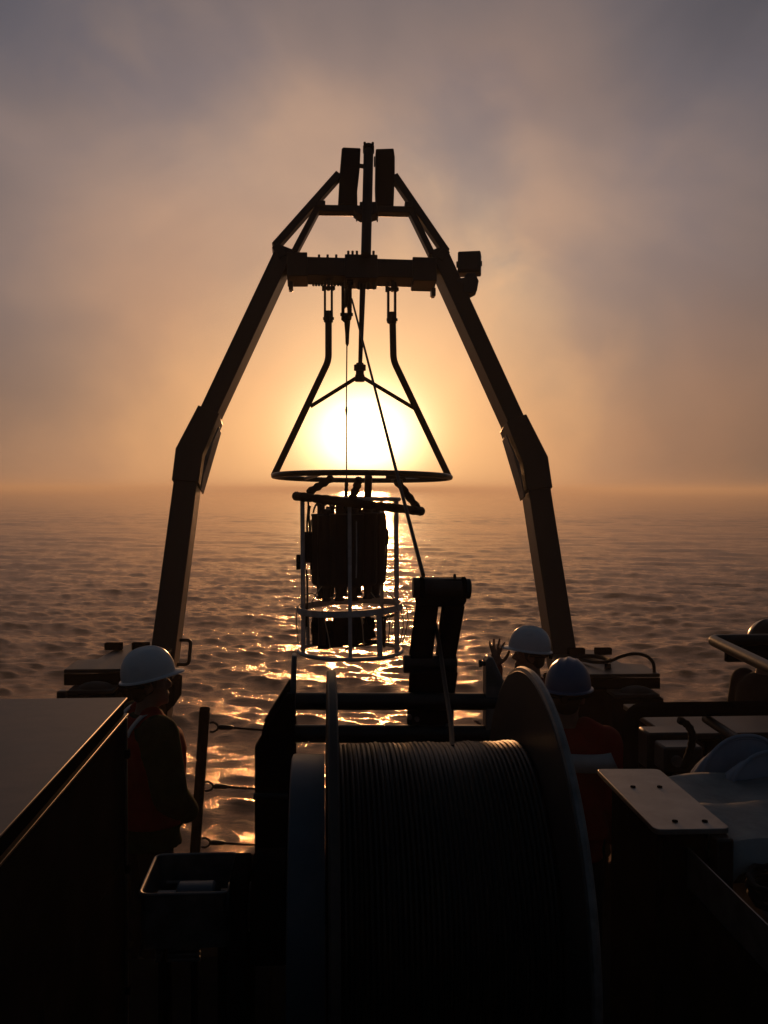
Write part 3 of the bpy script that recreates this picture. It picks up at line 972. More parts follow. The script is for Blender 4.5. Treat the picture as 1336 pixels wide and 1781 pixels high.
pz = at(160, 1164, 5.83).z
pedestal(at(124, 1164, 5.85).x, at(262, 1164, 5.85).x, pz, 'dark gantry foot housing with a flat plate behind the left white helmet', -1)
pz2 = at(1100, 1172, 5.83).z
pedestal(at(1000, 1172, 5.85).x, at(1136, 1172, 5.85).x, pz2, 'dark gantry foot housing with a looped hose on its plate', 1)
h_t = thing('hydraulic_hose', at(1050, 1163, 6.1), 'black hose arching over the right gantry foot housing', 'hose')
P = [at(1002, 1146, 6.3), at(1018, 1149, 6.2), at(1036, 1152, 6.1), at(1060, 1150, 6.0), at(1080, 1142, 5.95), at(1103, 1137, 5.9), at(1124, 1141, 5.9), at(1136, 1153, 5.88), at(1138, 1170, 5.86)]
sp = []
for i in range(len(P) - 1):
    p0, p1, p2, p3 = P[max(0, i - 1)], P[i], P[i + 1], P[min(len(P) - 1, i + 2)]
    for k in range(6):
        u = k / 6
        sp.append(.5 * ((2 * p1) + (p2 - p0) * u + (2 * p0 - 5 * p1 + 4 * p2 - p3) * u * u + (3 * p1 - p0 - 3 * p2 + p3) * u ** 3))
mb = MB(); mb.tube(sp + [P[-1]], .011, 10); mb.build('hose_line', 'rubber', h_t)
mb = MB(); mb.cyl(at(1057, 1153, 6.02), at(1057, 1165, 6.02), .022, 12); mb.build('hose_fitting', 'dark', h_t)
mb = MB(); mb.tube(bez(at(1004, 1142, 6.4), at(1030, 1140, 6.4), at(1050, 1142, 6.35), at(1062, 1149, 6.1)), .016, 8); mb.build('hose_line', 'rubber', h_t)
# small bollard seen above the left cabinet
p = at(108, 1211, 5.4)
b_t = thing('bollard', (p.x, 5.4, 1.04), 'small dark cleat on the rail above the steel cabinet', 'cleat')
b_t.location = (p.x, 5.4, p.z - .08); ORG[b_t] = V(b_t.location)
mb = MB(); mb.cbox((p.x, 5.4, p.z), (.05, .06, .07)); mb.build('horn', 'dark', b_t, .01)
mb = MB(); mb.cbox((p.x - .06, 5.4, p.z - .05), (.26, .12, .05)); mb.build('foot', 'dark', b_t, .01)
mb = MB(); mb.box((p.x - .14, 5.36, 0.0), (p.x + .02, 5.44, p.z - .078)); mb.build('riser', 'black', b_t, .004)

# ------------------------------------------------------------------ winch
WY, WDZ = 2.2, 1.0
WC = V((.27, WY, CAM.z - WDZ))
w_t = thing('winch', (.25, WY, UP), 'big deck winch with a drum full of wire in the foreground', 'winch')
XF0, XF1 = .020, .505                      # left flange outer face, right flange inner face


def disc(x0, x1, r, hole=None, seg=96):
    mb = MB()
    w = x1 - x0
    mb.lathe((x0, WY, WC.z), (1, 0, 0), [(0, .16), (0, r - .028), (-.004 if False else 0, r - .004), (.004, r), (w - .004, r), (w, r - .004), (w, .16)], seg)
    return mb


disc(XF0, XF0 + .022, .556).build('flange', 'dull', w_t)
disc(XF1, XF1 + .020, .552).build('flange', 'dull', w_t)
# rim strip round the right flange
mb = MB(); mb.torus((XF1 + .012, WY, WC.z), (1, 0, 0), .551, .010, 96, 8); mb.build('flange_rim', 'galv', w_t)
mb = MB(); mb.lathe((XF0 + .023, WY, WC.z), (1, 0, 0), [(0, .362), (XF1 - XF0 - .024, .362)], 64); mb.build('drum_core', 'black', w_t)
# wound wire, one continuous helix
pitch = .0113
turns = int((XF1 - XF0 - .03) / pitch)
pts = []
seg = 72
for i in range(turns * seg):
    a = 2 * math.pi * i / seg
    x = XF0 + .029 + pitch * i / seg
    rr = .3705 + .0011 * math.sin(7.3 * (i // seg)) * math.sin(3.1 * (i // seg) + a) + .0012 * math.sin(x * 55) + .0008 * math.sin(a * 2 + x * 130)
    pts.append((x, WY + rr * math.cos(a), WC.z + rr * math.sin(a)))
mb = MB(); mb.tube(pts, .0058, 7); mb.build('wound_wire', 'wire', w_t)
# brake drum on the left with its rounded rim
mb = MB(); mb.lathe((-.066, WY, WC.z), (1, 0, 0), [(0, .10), (0, .343), (.003, .350), (.008, .352), (.080, .350), (.080, .10)], 96); mb.build('brake_drum', 'blue', w_t)
mb = MB(); mb.cyl((-.215, WY, WC.z), (.62, WY, WC.z), .055, 24); mb.build('axle', 'dark', w_t)
mb = MB(); mb.cyl((-.155, WY, WC.z), (-.07, WY, WC.z), .13, 40, .01); mb.build('gearbox', 'black', w_t)
# side plates of the level-wind frame
YP = 2.92


def plate(pix, y, th, name, m):
    mb = MB(); mb.prism([at(a, b, y) for a, b in pix], (0, th, 0)); return mb.build(name, m, w_t, .004)


plate([(443, 1302), (498, 1212), (512, 1212), (512, 1640), (443, 1640)], YP - .10, .05, 'side_plate', 'black')
plate([(455, 1276), (459, 1256), (503, 1186), (515, 1186), (515, 1640), (455, 1640)], YP + .02, .05, 'side_plate', 'black')
plate([(507.5, 1141), (516, 1141), (514, 1235), (503, 1235)], YP - .045, .06, 'tall_lug', 'galv')
plate([(845, 1300), (845.5, 1150), (851, 1143), (858, 1144), (884, 1200), (925, 1262), (925, 1640), (845, 1640)], YP - .02, .06, 'side_plate', 'alu')
mb = MB(); mb.cyl(at(833, 1154, YP), at(848, 1154, YP), .008, 10); mb.cyl(at(833, 1154, YP), at(838, 1154, YP), .012, 8); mb.build('lock_pin', 'dark', w_t)
mb = MB(); mb.cyl(at(441, 1385, YP - .14), at(500, 1385, YP - .14), .010, 10); mb.build('tie_rod', 'dark', w_t)
for py, r in ((1219.5, .0275), (1276, .0285)):
    mb = MB(); mb.cyl(at(500, py, YP), at(915, py + 1, YP), r, 20); mb.build('cross_bar', 'dark', w_t)
# feet of the winch frame
for x in (-.185, .60):
    mb = MB(); mb.box((x - .03, 1.75, UP + .001), (x + .03, 3.1, UP + .08)); mb.build('skid', 'black', w_t, .006)
    mb = MB(); mb.prism([(x - .02, 1.95, UP + .081), (x - .02, 2.45, UP + .081), (x - .02, 2.28, WC.z + .1), (x - .02, 2.12, WC.z + .1)], (.04, 0, 0)); mb.build('bearing_stand', 'black', w_t, .006)
# level-wind (fairlead) arm
arm = MB()
arm.prism([at(x, y, 3.02) for x, y in ((706, 1296), (708, 1240), (712, 1168), (712.5, 1160), (752, 1160), (790, 1160), (784, 1200), (782, 1240), (786, 1296))], (0, -.09, 0))
arm = arm.build('level_wind_arm', 'black', w_t, .005)
for pix in (((712.5, 1160), (727, 1054), (763, 1054), (751, 1160)), ((760, 1160), (773, 1054), (809, 1054), (791, 1160))):
    mb = MB(); mb.prism([at(x, y, 3.02) for x, y in pix], (0, .07, 0)); mb.build('arm_plate', 'black', arm, .004)
    
mb = MB(); mb.prism([at(x, y, 3.0) for x, y in ((727, 1056), (727, 1020), (732, 1008), (812, 1008), (812, 1046), (806, 1056))], (0, .09, 0)); mb.build('head_block', 'black', arm, .006)
mb = MB(); mb.cyl(at(718, 1022, 3.02), at(818, 1024, 3.02), .034, 24, .003)
mb.build('head_roller', 'dark', arm)
for x in (733, 806):
    mb = MB(); mb.cyl(at(x - 4, 1022.5, 3.02), at(x + 4, 1022.5, 3.02), .037, 24, .003); mb.build('roller_collar', 'black', arm)
mb = MB(); mb.tube([at(791, 1010, 3.02), at(791, 1001, 3.02), at(791, 998, 3.02)], [.006, .005, .003], 8); mb.build('grease_nipple', 'dark', arm)
mb = MB(); mb.cyl(at(702, 1155, 3.04), at(794, 1155, 3.04), .030, 24, .003); mb.build('guide_roller', 'dark', arm)
mb = MB()
for x, y in ((712, 1215), (712, 1246), (778, 1262), (725, 1250), (768, 1294), (776, 1292), (784, 1290), (790, 1294)):
    p = at(x, y, 2.925); mb.cyl(p, p - V((0, .014, 0)), .008, 6)
stuff(mb.build('bolt_heads', 'galv', arm))
# electric motor and its open sheet guard at the left
g_t = thing('motor_guard', (-.34, 2.47, UP), 'open grey sheet-metal guard box left of the winch drum', 'guard box')
gx0, gx1, gy0, gy1, gz0, gz1 = -.453, -.225, 2.345, 2.60, 1.43, 1.57
def rrect(x0, x1, y0, y1, r, n=5):
    out = []
    for cx_, cy_, a0 in ((x1 - r, y1 - r, 0), (x0 + r, y1 - r, 90), (x0 + r, y0 + r, 180), (x1 - r, y0 + r, 270)):
        for i in range(n + 1):
            a = R(a0 + 90 * i / n)
            out.append((cx_ + r * math.cos(a), cy_ + r * math.sin(a)))
    return out
o_, i_ = rrect(gx0, gx1, gy0, gy1, .022), rrect(gx0 + .004, gx1 - .004, gy0 + .004, gy1 - .004, .018)
n = len(o_)
vs = [(x, y, gz0) for x, y in o_] + [(x, y, gz1) for x, y in o_] + [(x, y, gz1) for x, y in i_] + [(x, y, gz0) for x, y in i_]
fs = []
for i in range(n):
    j = (i + 1) % n
    fs += [(i, j, n + j, n + i), (n + i, n + j, 2 * n + j, 2 * n + i), (2 * n + i, 2 * n + j, 3 * n + j, 3 * n + i), (3 * n + i, 3 * n + j, j, i)]
mb = MB(); mb.add(vs, fs); mb.build('guard_wall', 'galv', g_t)
mb = MB(); mb.tube([(x, y, gz1) for x, y in o_], .0048, 8, closed=True); mb.build('rolled_rim', 'galv', g_t)
mb = MB(); mb.box((gx0 + .006, gy0 + .006, gz0), (gx1 - .006, gy1 - .006, gz0 + .006)); mb.build('bottom_sheet', 'black', g_t)
mb = MB(); mb.tube([(gx0 + .03, gy1 - .02, 1.50), (gx0 + .12, gy1 - .02, 1.50)], .006, 8); mb.build('cable_clip', 'galv', g_t)
for xa in (gx0 + .02, gx1 - .05):
    mb = MB(); mb.box((xa, gy1 - .09, UP + .001), (xa + .03, gy1 - .05, gz0 - .002)); mb.build('leg', 'black', g_t, .004)
m_t = thing('electric_motor', (-.33, 2.45, 1.437), 'small blue-grey motor lying inside the open guard box', 'motor')
mb = MB(); mb.cyl((-.375, 2.46, 1.495), (-.275, 2.46, 1.495), .055, 28, .006); mb.build('motor_body', 'blue', m_t)
mb = MB(); mb.cyl((-.43, 2.46, 1.49), (-.376, 2.46, 1.49), .038, 24, .004); mb.build('motor_end', 'blue', m_t)
mb = MB(); mb.box((-.37, 2.42, 1.437), (-.28, 2.50, 1.446)); mb.build('motor_foot', 'black', m_t)
k_t = thing('motor_coupling', (-.2, 2.46, 1.4), 'grey flanged coupling between guard box and winch', 'coupling')
for x0, x1, r, m in ((-.222, -.212, .075, 'galv'), (-.208, -.198, .078, 'galv'), (-.196, -.165, .06, 'blue')):
    mb = MB(); mb.cyl((x0, 2.46, 1.51), (x1, 2.46, 1.51), r, 28, .002); mb.build('coupling_disc', m, k_t)
mb = MB(); mb.cyl((-.26, 2.46, 1.51), (-.15, 2.46, 1.51), .02, 14); mb.build('shaft', 'dark', k_t)
mb = MB(); mb.box((-.215, 2.43, UP + .001), (-.17, 2.49, 1.46)); mb.build('support', 'black', k_t, .004)
# slatted step under the guard box
sl = thing('deck_step', at(310, 1655, 2.05), 'slatted step low in front of the guard box', 'step')
for i, (y0, y1) in enumerate(((1646, 1650), (1655, 1659.5), (1664, 1666))):
    a0, a1 = atz(271, y0, 1.40 - .006 * i), atz(349, y0, 1.40 - .006 * i)
    mb = MB(); mb.box((a0.x, a0.y - .016, a0.z - .008), (a1.x, a0.y, a0.z)); mb.build('slat', 'alu', sl, .002)
mb = MB(); a0 = atz(275, 1660, 1.376); mb.box((a0.x, a0.y + .0, UP + .001), (a0.x + .012, a0.y + .05, 1.374)); mb.box((a0.x + .085, a0.y, UP + .001), (a0.x + .097, a0.y + .05, 1.374)); mb.build('step_frame', 'black', sl)
mb = MB(); a1 = atz(288, 1660, 1.396); mb.box((a1.x - .004, a1.y - .05, 1.376), (a1.x + .004, a1.y + .06, 1.406)); mb.build('slat_band', 'black', sl)

# ------------------------------------------------------------------ steel cabinet at the left
c_t = thing('steel_cabinet', (-1.1, 1.7, UP), 'large stainless steel cabinet at the left edge', 'cabinet')
CX1, CY1, CZ1 = -.512, 2.50, 2.04
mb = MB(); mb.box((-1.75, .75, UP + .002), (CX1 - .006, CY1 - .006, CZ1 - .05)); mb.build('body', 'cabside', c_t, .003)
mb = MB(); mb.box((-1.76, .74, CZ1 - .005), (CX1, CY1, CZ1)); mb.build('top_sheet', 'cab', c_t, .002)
mb = MB(); mb.box((-1.75, .75, CZ1 - .043), (CX1 - .008, CY1 - .010, CZ1 - .0055)); mb.build('gasket', 'black', c_t)
mb = MB(); mb.box((-1.76, .74, CZ1 - .0495), (CX1 + .002, CY1 + .002, CZ1 - .0435)); mb.build('trim_lip', 'dark', c_t, .001)
mb = MB(); mb.box((CX1 - .010, CY1 - .014, UP + .01), (CX1 + .001, CY1 - .002, CZ1 - .052)); mb.build('corner_strip', 'cab', c_t, .004)
mb = MB()
for z in (1.89, 1.58, 1.25):
    mb.cbox((CX1 + .001, CY1 - .008, z), (.012, .02, .022))
stuff(mb.build('strip_clips', 'black', c_t))
mb = MB(); mb.box((CX1 - .0055, 1.75, 1.15), (CX1 - .0035, 2.44, 1.62)); mb.build('side_panel', 'cabside', c_t)

# ------------------------------------------------------------------ right foreground: pedestal plate, tray, canvas
p_t = thing('step_plate', (.93, 2.55, UP), 'bare aluminium plate with four screw holes on a dark stand', 'plate')
zp = 1.753
A_, B_, C_, D_ = atz(1037, 1337, zp), atz(1146, 1337, zp), atz(1272, 1441, zp), atz(1140, 1443, zp)
def rpoly(ps, r, n=5):
    out = []
    m = len(ps)
    for i in range(m):
        a, b, c = ps[i - 1], ps[i], ps[(i + 1) % m]
        s, e = b + (a - b).normalized() * r, b + (c - b).normalized() * r
        out += [s * (1 - t) ** 2 + b * 2 * t * (1 - t) + e * t * t for t in [k / n for k in range(n + 1)]]
    return out
mb = MB(); mb.prism(rpoly([A_, B_, C_, D_], .022), (0, 0, -.014)); mb.build('top_plate', 'alu', p_t, .002)
for x, y in ((1101, 1369), (1147.5, 1369), (1174, 1429), (1226, 1429)):
    p = atz(x, y, zp)
    mb = MB(); mb.cyl(p + V((0, 0, .0005)), p + V((0, 0, .003)), .0075, 14); mb.build('screw', 'black', p_t)
mb = MB(); a = atz(1060, 1352, zp); b = atz(1215, 1440, zp)
mb.box((A_.x + .03, C_.y + .06, UP + .002), (B_.x - .03, A_.y - .05, zp - .016)); mb.build('stand', 'black', p_t, .01)
mb = MB(); mb.box((C_.x - .05, C_.y - .03, UP + .002), (C_.x - .005, C_.y + .02, zp - .016)); mb.build('corner_post', 'dark', p_t, .006)
mb = MB(); mb.tube([(D_.x + .02, D_.y + .012, zp - .02), (D_.x + .025, D_.y + .03, zp - .08), (D_.x + .03, D_.y + .04, UP + .1)], .010, 8); mb.build('leg', 'black', p_t)

# open tray of cables beside the plate
y_t = thing('cable_tray', (1.2, 2.2, UP), 'open metal tray with coiled black cable in the right corner', 'tray')
tz = 1.70
ta, tb = atz(1225, 1448, tz), atz(1336, 1560, tz)
mb = MB(); mb.box((C_.x - .10, 1.55, 1.60), (C_.x + .22, C_.y + .02, 1.605)); mb.build('tray_floor', 'dark', y_t)
mb = MB(); mb.box((C_.x - .104, 1.55, 1.60), (C_.x - .10, C_.y + .02, tz)); mb.box((C_.x + .22, 1.55, 1.60), (C_.x + .224, 2.27, tz + .02)); mb.build('tray_side', 'galv', y_t, .001)
mb = MB(); mb.box((C_.x + .224, 1.55, tz + .002), (C_.x + .30, 2.27, tz + .018)); mb.build('tray_ledge', 'alu', y_t, .003)
mb = MB(); mb.box((C_.x - .10, 1.6, UP + .001), (C_.x + .22, C_.y, 1.598)); mb.build('tray_cabinet', 'black', y_t, .006)
mb = MB()
pts = []
for i in range(5 * 28):
    a = 2 * math.pi * i / 28
    pts.append((C_.x + .08 + (.075 + .006 * math.sin(i * .31)) * math.cos(a), C_.y - .12 + (.10 + .008 * math.sin(i * .23)) * math.sin(a), 1.612 + .012 * (i / 28) + .004 * math.sin(a * 3 + i)))
mb.tube(pts, .007, 8)
cc = mb.build('cable_coil', 'rubber')
tag(cc, 'coil of black cable lying in the tray at the right', 'cable')

# white tarpaulin and two canvas bags behind the plate
def cloth(name, nx, ny, fn, m, th, lab, cat, group=None):
    vs = [fn(i / nx, j / ny) for j in range(ny + 1) for i in range(nx + 1)]
    fs = [(j * (nx + 1) + i, j * (nx + 1) + i + 1, (j + 1) * (nx + 1) + i + 1, (j + 1) * (nx + 1) + i) for j in range(ny) for i in range(nx)]
    mb = MB(); mb.add(vs, fs)
    o = mb.build(name, m)
    s = o.modifiers.new('thick', 'SOLIDIFY'); s.thickness = th; s.offset = -1
    return tag(o, lab, cat, group)


def tarp(u, v):
    x = 1.00 + 1.0 * u
    y = 2.20 + .62 * v
    z = 1.700 + .012 * math.sin(7 * u + 5 * v) + .006 * math.sin(19 * u - 8 * v)
    f = v - (.42 + .30 * u)                      # one long fold
    z += .030 * math.exp(-(f / .05) ** 2) if f > 0 else .030 * math.exp(-(f / .22) ** 2)
    if v < .06: z -= .06 * (1 - v / .06)
    if u < .05: z -= .05 * (1 - u / .05)
    return (x, y, z)


cloth('tarpaulin', 44, 44, tarp, 'tarp', .006, 'pale grey tarpaulin with a long fold beside the bare plate', 'tarpaulin')
b_t = thing('work_table', (1.55, 2.8, UP), 'dark work table under the grey tarpaulin', 'table')
mb = MB(); mb.box((1.22, 2.24, 1.57), (2.0, 2.95, 1.60)); mb.build('table_top', 'black', b_t, .004)
for x in (1.26, 1.92):
    for y in (2.28, 2.88):
        mb = MB(); mb.box((x, y, UP + .001), (x + .05, y + .05, 1.569)); mb.build('leg', 'black', b_t)


def canvas_bag(px0, pxp, px1, pytop, pybot, y, lab):
    base = at((px0 + px1) / 2, pybot, y)
    n, m = 26, 14
    w = (at(px1, pybot, y).x - at(px0, pybot, y).x) / 2
    h = at(pxp, pytop, y).z - at(pxp, pybot, y).z
    vs, fs = [], []
    k = (pxp - px0) / (px1 - px0) * 2 - 1
    for j in range(m + 1):
        v = j / m * 2 - 1                        # along depth
        e = (1 - abs(v) ** 3) ** .5
        for i in range(n + 1):
            u = i / n * 2 - 1
            prof = (1 - abs(u) ** 2.3) ** .62 * (1 + .22 * (-u * k))
            vs.append((base.x + w * u * (.88 + .12 * e), y + .035 + .035 * v, base.z + h * prof * (1 - .45 * (v + 1) / 2 + .04 * math.sin(2.2 * u + 3 * v) * (v + 1) / 2) + .006 * math.sin(9 * u + 7 * v) * prof * (v + 1)))
    for j in range(m):
        for i in range(n):
            fs.append((j * (n + 1) + i, j * (n + 1) + i + 1, (j + 1) * (n + 1) + i + 1, (j + 1) * (n + 1) + i))
    mb = MB(); mb.add(vs, fs)
    t = thing('canvas_bag', (base.x, y + .1, base.z), lab, 'bag', 'canvas bags on the tarpaulin')
    o = mb.build('bag_shell', 'canvas', t); s = o.modifiers.new('thick', 'SOLIDIFY'); s.thickness = .008
    pts = [V(vs[i]) + V((0, -.002, .003)) for i in range(n + 1)]
    mb = MB(); mb.tube(pts, .0065, 8); mb.build('piping', 'canvas', t)
    # front panel closes the bag
    mb = MB(); mb.add([vs[i] for i in range(n + 1)] + [(base.x, y - .012, base.z + h * .40)], [(i, i + 1, n + 1) for i in range(n)] + [(n, 0, n + 1)]); mb.build('front_panel', 'canvas', t)


canvas_bag(1206, 1290, 1385, 1281, 1368, 2.88, 'pale blue canvas bag with a tall rounded top, the farther of two')
canvas_bag(1262, 1345, 1430, 1308, 1374, 2.76, 'lower pale blue canvas bag at the right edge, the nearer of two')

# ------------------------------------------------------------------ right: tubular railings
r_t = thing('railing', (1.4, 3.3, UP), 'black tubular railing running to the right edge above the canvas bags', 'railing')
zr = at(1090, 1235, 3.28).z
x0 = at(1098, 1235, 3.28).x
mb = MB(); mb.tube(fillet([(x0 - .0, 3.28, UP + .001), (x0, 3.28, zr), (2.9, 3.28, zr)], .05), .027, 16); mb.build('top_rail', 'black', r_t)
for xx in (1.75, 2.4):
    mb = MB(); mb.cyl((xx, 3.28, UP + .001), (xx, 3.28, zr - .02), .022, 14); mb.build('upright', 'black', r_t)
mb = MB(); mb.cyl((x0 + .02, 3.28, zr - .42), (2.9, 3.28, zr - .42), .018, 14); mb.build('mid_rail', 'black', r_t)
mb = MB(); a = at(1228, 1250, 3.30); b = at(1292, 1292, 3.02); mb.tube([a, b], .017, 12); mb.build('diagonal_rail', 'dark', r_t)

k_t = thing('boom_rack', (1.6, 3.7, UP), 'bent steel pipe frame high at the right edge', 'pipe frame')
zk = at(1238, 1113, 3.7).z
cnr = at(1238, 1113, 3.7)
nr_ = atz(1352, 1168, zk)
far = at(1336, 1113, 3.95)
mb = MB(); mb.tube(fillet([nr_ + (nr_ - cnr) * .6, cnr, (2.7, cnr.y + .02, zk)], .035), .0225, 18); mb.build('pipe_loop', 'dark', k_t)
mb = MB(); mb.box((cnr.x + .08, cnr.y + .03, zk - .10), (2.7, cnr.y + .06, zk + .006)); mb.build('back_board', 'black', k_t, .005)
for xx in (2.0, 2.65):
    mb = MB(); mb.cyl((xx, cnr.y + .1, 0.001), (xx, cnr.y + .1, zk - .02), .03, 14); mb.build('upright', 'black', k_t)

# deck clutter behind the railing: hose reel, extinguisher, boxes
e_t = thing('fire_extinguisher', (1.72, 3.9, 0), 'red fire extinguisher half hidden below the railing', 'fire extinguisher')
pe = at(1208, 1320, 3.9)
e_t.location = (pe.x, 3.9, 0); ORG[e_t] = V(e_t.location)
mb = MB(); mb.lathe((pe.x, 3.9, pe.z - .45), (0, 0, 1), [(0, .06), (.01, .07), (.40, .07), (.46, .045), (.48, .02), (.50, .02)], 24); mb.build('cylinder', 'dred', e_t)
mb = MB(); mb.cbox((pe.x, 3.88, pe.z + .07), (.03, .10, .03)); mb.build('lever', 'black', e_t, .004)
mb = MB(); mb.tube(bez((pe.x, 3.86, pe.z + .06), (pe.x - .12, 3.82, pe.z + .04), (pe.x - .11, 3.82, pe.z - .2), (pe.x - .06, 3.83, pe.z - .3)), .010, 8); mb.build('hose', 'rubber', e_t)
mb = MB(); mb.box((pe.x - .1, 3.84, .001), (pe.x + .1, 3.97, pe.z - .451)); mb.build('holder', 'black', e_t, .005)
v_t = thing('deck_locker', (1.9, 4.6, 0), 'low dark deck locker with a pale lid behind the railing', 'locker')
lz = at(1200, 1256, 4.6).z
mb = MB(); mb.box((1.72, 4.4, .001), (2.7, 5.0, lz - .03)); mb.build('locker_body', 'black', v_t, .01)
mb = MB(); mb.box((1.70, 4.38, lz - .029), (2.72, 5.02, lz)); mb.build('locker_lid', 'dull', v_t, .006)
for px, py0, py1, y, w, m, nm, lab, cat in ((1168, 1275, 1340, 3.7, .10, 'dark', 'valve_manifold', 'dark valve manifold under the railing next to the hose', 'manifold'),
                                          (1190, 1300, 1345, 3.55, .08, 'galv', 'junction_box', 'small grey junction box under the railing', 'junction box')):
    p = at(px, py0, y); z1 = at(px, py1, y).z
    t = thing(nm, (p.x, y, 0), lab, cat)
    mb = MB(); mb.box((p.x - w, y, z1), (p.x + w, y + .12, p.z)); mb.build('case', m if m == 'dark' else 'lamp', t, .01)
    mb = MB(); mb.cyl((p.x - w * .4, y - .02, (p.z + z1) / 2), (p.x - w * .4, y, (p.z + z1) / 2), .022, 14); mb.build('cap', 'galv', t)
    mb = MB(); mb.box((p.x - .02, y + .03, .001), (p.x + .02, y + .07, z1 - .001)); mb.build('support', 'black', t)
hh = thing('hanging_hose', at(1205, 1262, 3.5), 'dark kinked hose hanging from the railing', 'hose')
mb = MB(); P = [at(1180, 1252, 3.42), at(1215, 1262, 3.42), at(1206, 1300, 3.42), at(1188, 1335, 3.42)]
mb.tube(bez(*P, 18), [.013 + .003 * (i % 2) for i in range(19)], 10); mb.build('hose_line', 'rubber', hh)

# ------------------------------------------------------------------ people
def remesh(mb, voxel, smooth=4):
    me = bpy.data.meshes.new('tmp')
    me.from_pydata([tuple(p) for p in mb.v], [], mb.f)
    o = bpy.data.objects.new('tmp', me)
    COL.objects.link(o)
    r = o.modifiers.new('r', 'REMESH'); r.mode = 'VOXEL'; r.voxel_size = voxel; r.use_smooth_shade = True
    if smooth:
        s = o.modifiers.new('s', 'SMOOTH'); s.iterations = smooth; s.factor = .5
    dg = bpy.context.evaluated_depsgraph_get()
    out = bpy.data.meshes.new_from_object(o.evaluated_get(dg))
    bpy.data.objects.remove(o, do_unlink=True)
    bpy.data.meshes.remove(me)
    return out


def limb(mb, pts, rs, seg=14):
    """tapered chain with a ball in each joint, elliptical where r is a pair"""
    for (p, q), (r0, r1) in zip(zip(pts, pts[1:]), zip(rs, rs[1:])):
        n = 4
        mb.tube([V(p).lerp(V(q), i / n) for i in range(n + 1)], [r0 + (r1 - r0) * i / n for i in range(n + 1)], seg)
    for p, r in zip(pts, rs):
        mb.ball(p, r * .999, 14, 10)


def slab(mb, rings, seg=24):
    """rings: (centre, half width x, half depth y); closed loft along z"""
    k = len(mb.v)
    for c, rx, ry in rings:
        for j in range(seg):
            a = 2 * math.pi * j / seg
            ca_, sa = math.cos(a), math.sin(a)
            mb.v.append(V(c) + V((rx * math.copysign(abs(ca_) ** .82, ca_), ry * math.copysign(abs(sa) ** .82, sa), 0)))
    for i in range(len(rings) - 1):
        for j in range(seg):
            j2 = (j + 1) % seg
            mb.f.append([k + i * seg + j, k + i * seg + j2, k + (i + 1) * seg + j2, k + (i + 1) * seg + j])
    mb.f.append([k + j for j in range(seg)][::-1])
    mb.f.append([k + (len(rings) - 1) * seg + j for j in range(seg)])


def hand(mb, wrist, fwd, palm_n, side, curl, spread=.0, s=1.0):
    """fwd: along the fingers, palm_n: out of the palm, side: +1 thumb towards cross(fwd, palm_n)"""
    f, n = V(fwd).normalized(), V(palm_n).normalized()
    t = f.cross(n).normalized() * side
    w = V(wrist)
    q = Matrix((t, f, n)).transposed().to_quaternion()
    mb.ball(w + f * .048 * s, (.040 * s, .052 * s, .015 * s), 16, 10, q)
    for k, (o, ln) in enumerate(((.030, .072), (.010, .082), (-.011, .077), (-.030, .060))):
        p = w + f * .088 * s + t * o * s
        d = (f + t * spread * (1.5 - k) * .35).normalized()
        pts = [p - d * .02]
        c = 0
        for seg_ in (.46, .30, .24):
            dd = d * math.cos(c) + n * math.sin(c)
            pts.append(pts[-1] + dd * (ln * seg_ * s + (.02 if len(pts) == 1 else 0)))
            c += curl
        limb(mb, pts, [.0100 * s, .0092 * s, .0084 * s, .0072 * s], 10)
    p = w + f * .022 * s + t * .028 * s
    d = (f * .62 + t * .75 + n * .25).normalized()
    p1 = p + d * .045 * s
    p2 = p1 + (f * .85 + t * .5 + n * .2).normalized() * .032 * s
    p3 = p2 + (f * .95 + t * .25 + n * .25).normalized() * .025 * s
    limb(mb, [p, p1, p2, p3], [.014 * s, .0115 * s, .0105 * s, .0085 * s], 10)


def helmet(name, m, parent, X, peak=True, ridges=1):
    """hard hat, local frame: +Y front; X: transform to thing space (world)"""
    nu, nv = 64, 18
    vs, fs = [], []
    for j in range(nv + 1):
        t = j / nv
        th = t * math.pi / 2
        for i in range(nu):
            a = 2 * math.pi * i / nu
            ca_, sa = math.cos(a), math.sin(a)
            rx, ry, rz = .118, .143, .150
            ex = math.sin(th) ** .86
            x, y, z = rx * ex * ca_, ry * ex * sa, rz * math.cos(th) ** .92
            # raised ribs from front to back
            k = math.exp(-(x / .013) ** 2)
            if ridges == 3:
                k += .8 * math.exp(-((abs(x) - .045) / .009) ** 2)
            z += .006 * k * (1 - t ** 4)
            vs.append(V((x, y, z)))
    # brim: lip all round, peak in front
    for dr_, dz in ((.012, -.004), (.014, -.011), (.0, -.012)):
        for i in range(nu):
            a = 2 * math.pi * i / nu
            ca_, sa = math.cos(a), math.sin(a)
            pk = (max(0, sa) ** 3.5) * (.030 if peak else 0) if dr_ else 0
            vs.append(V(((.118 + dr_) * ca_, (.143 + dr_ + pk) * sa, dz - pk * .28 + .010 * max(0, -sa) * 0)))
    nr = nv + 1 + 3
    for j in range(nr - 1):
        for i in range(nu):
            fs.append((j * nu + i, j * nu + (i + 1) % nu, (j + 1) * nu + (i + 1) % nu, (j + 1) * nu + i))
    mb = MB(); mb.add([X @ p for p in vs], fs)
    h = mb.build(name, m, parent)
    s = h.modifiers.new('thick', 'SOLIDIFY'); s.thickness = .003; s.offset = -1
    mb = MB(); mb.cyl(X @ V((0, -.135, -.032)), X @ V((0, -.160, -.034)), .020, 16, .003)
    mb.tube([X @ V((.108 * math.cos(a), .128 * math.sin(a), -.03)) for a in [math.pi + math.pi * i / 20 for i in range(21)]], .009, 8)
    mb.build('headband', 'black', h)
    return h


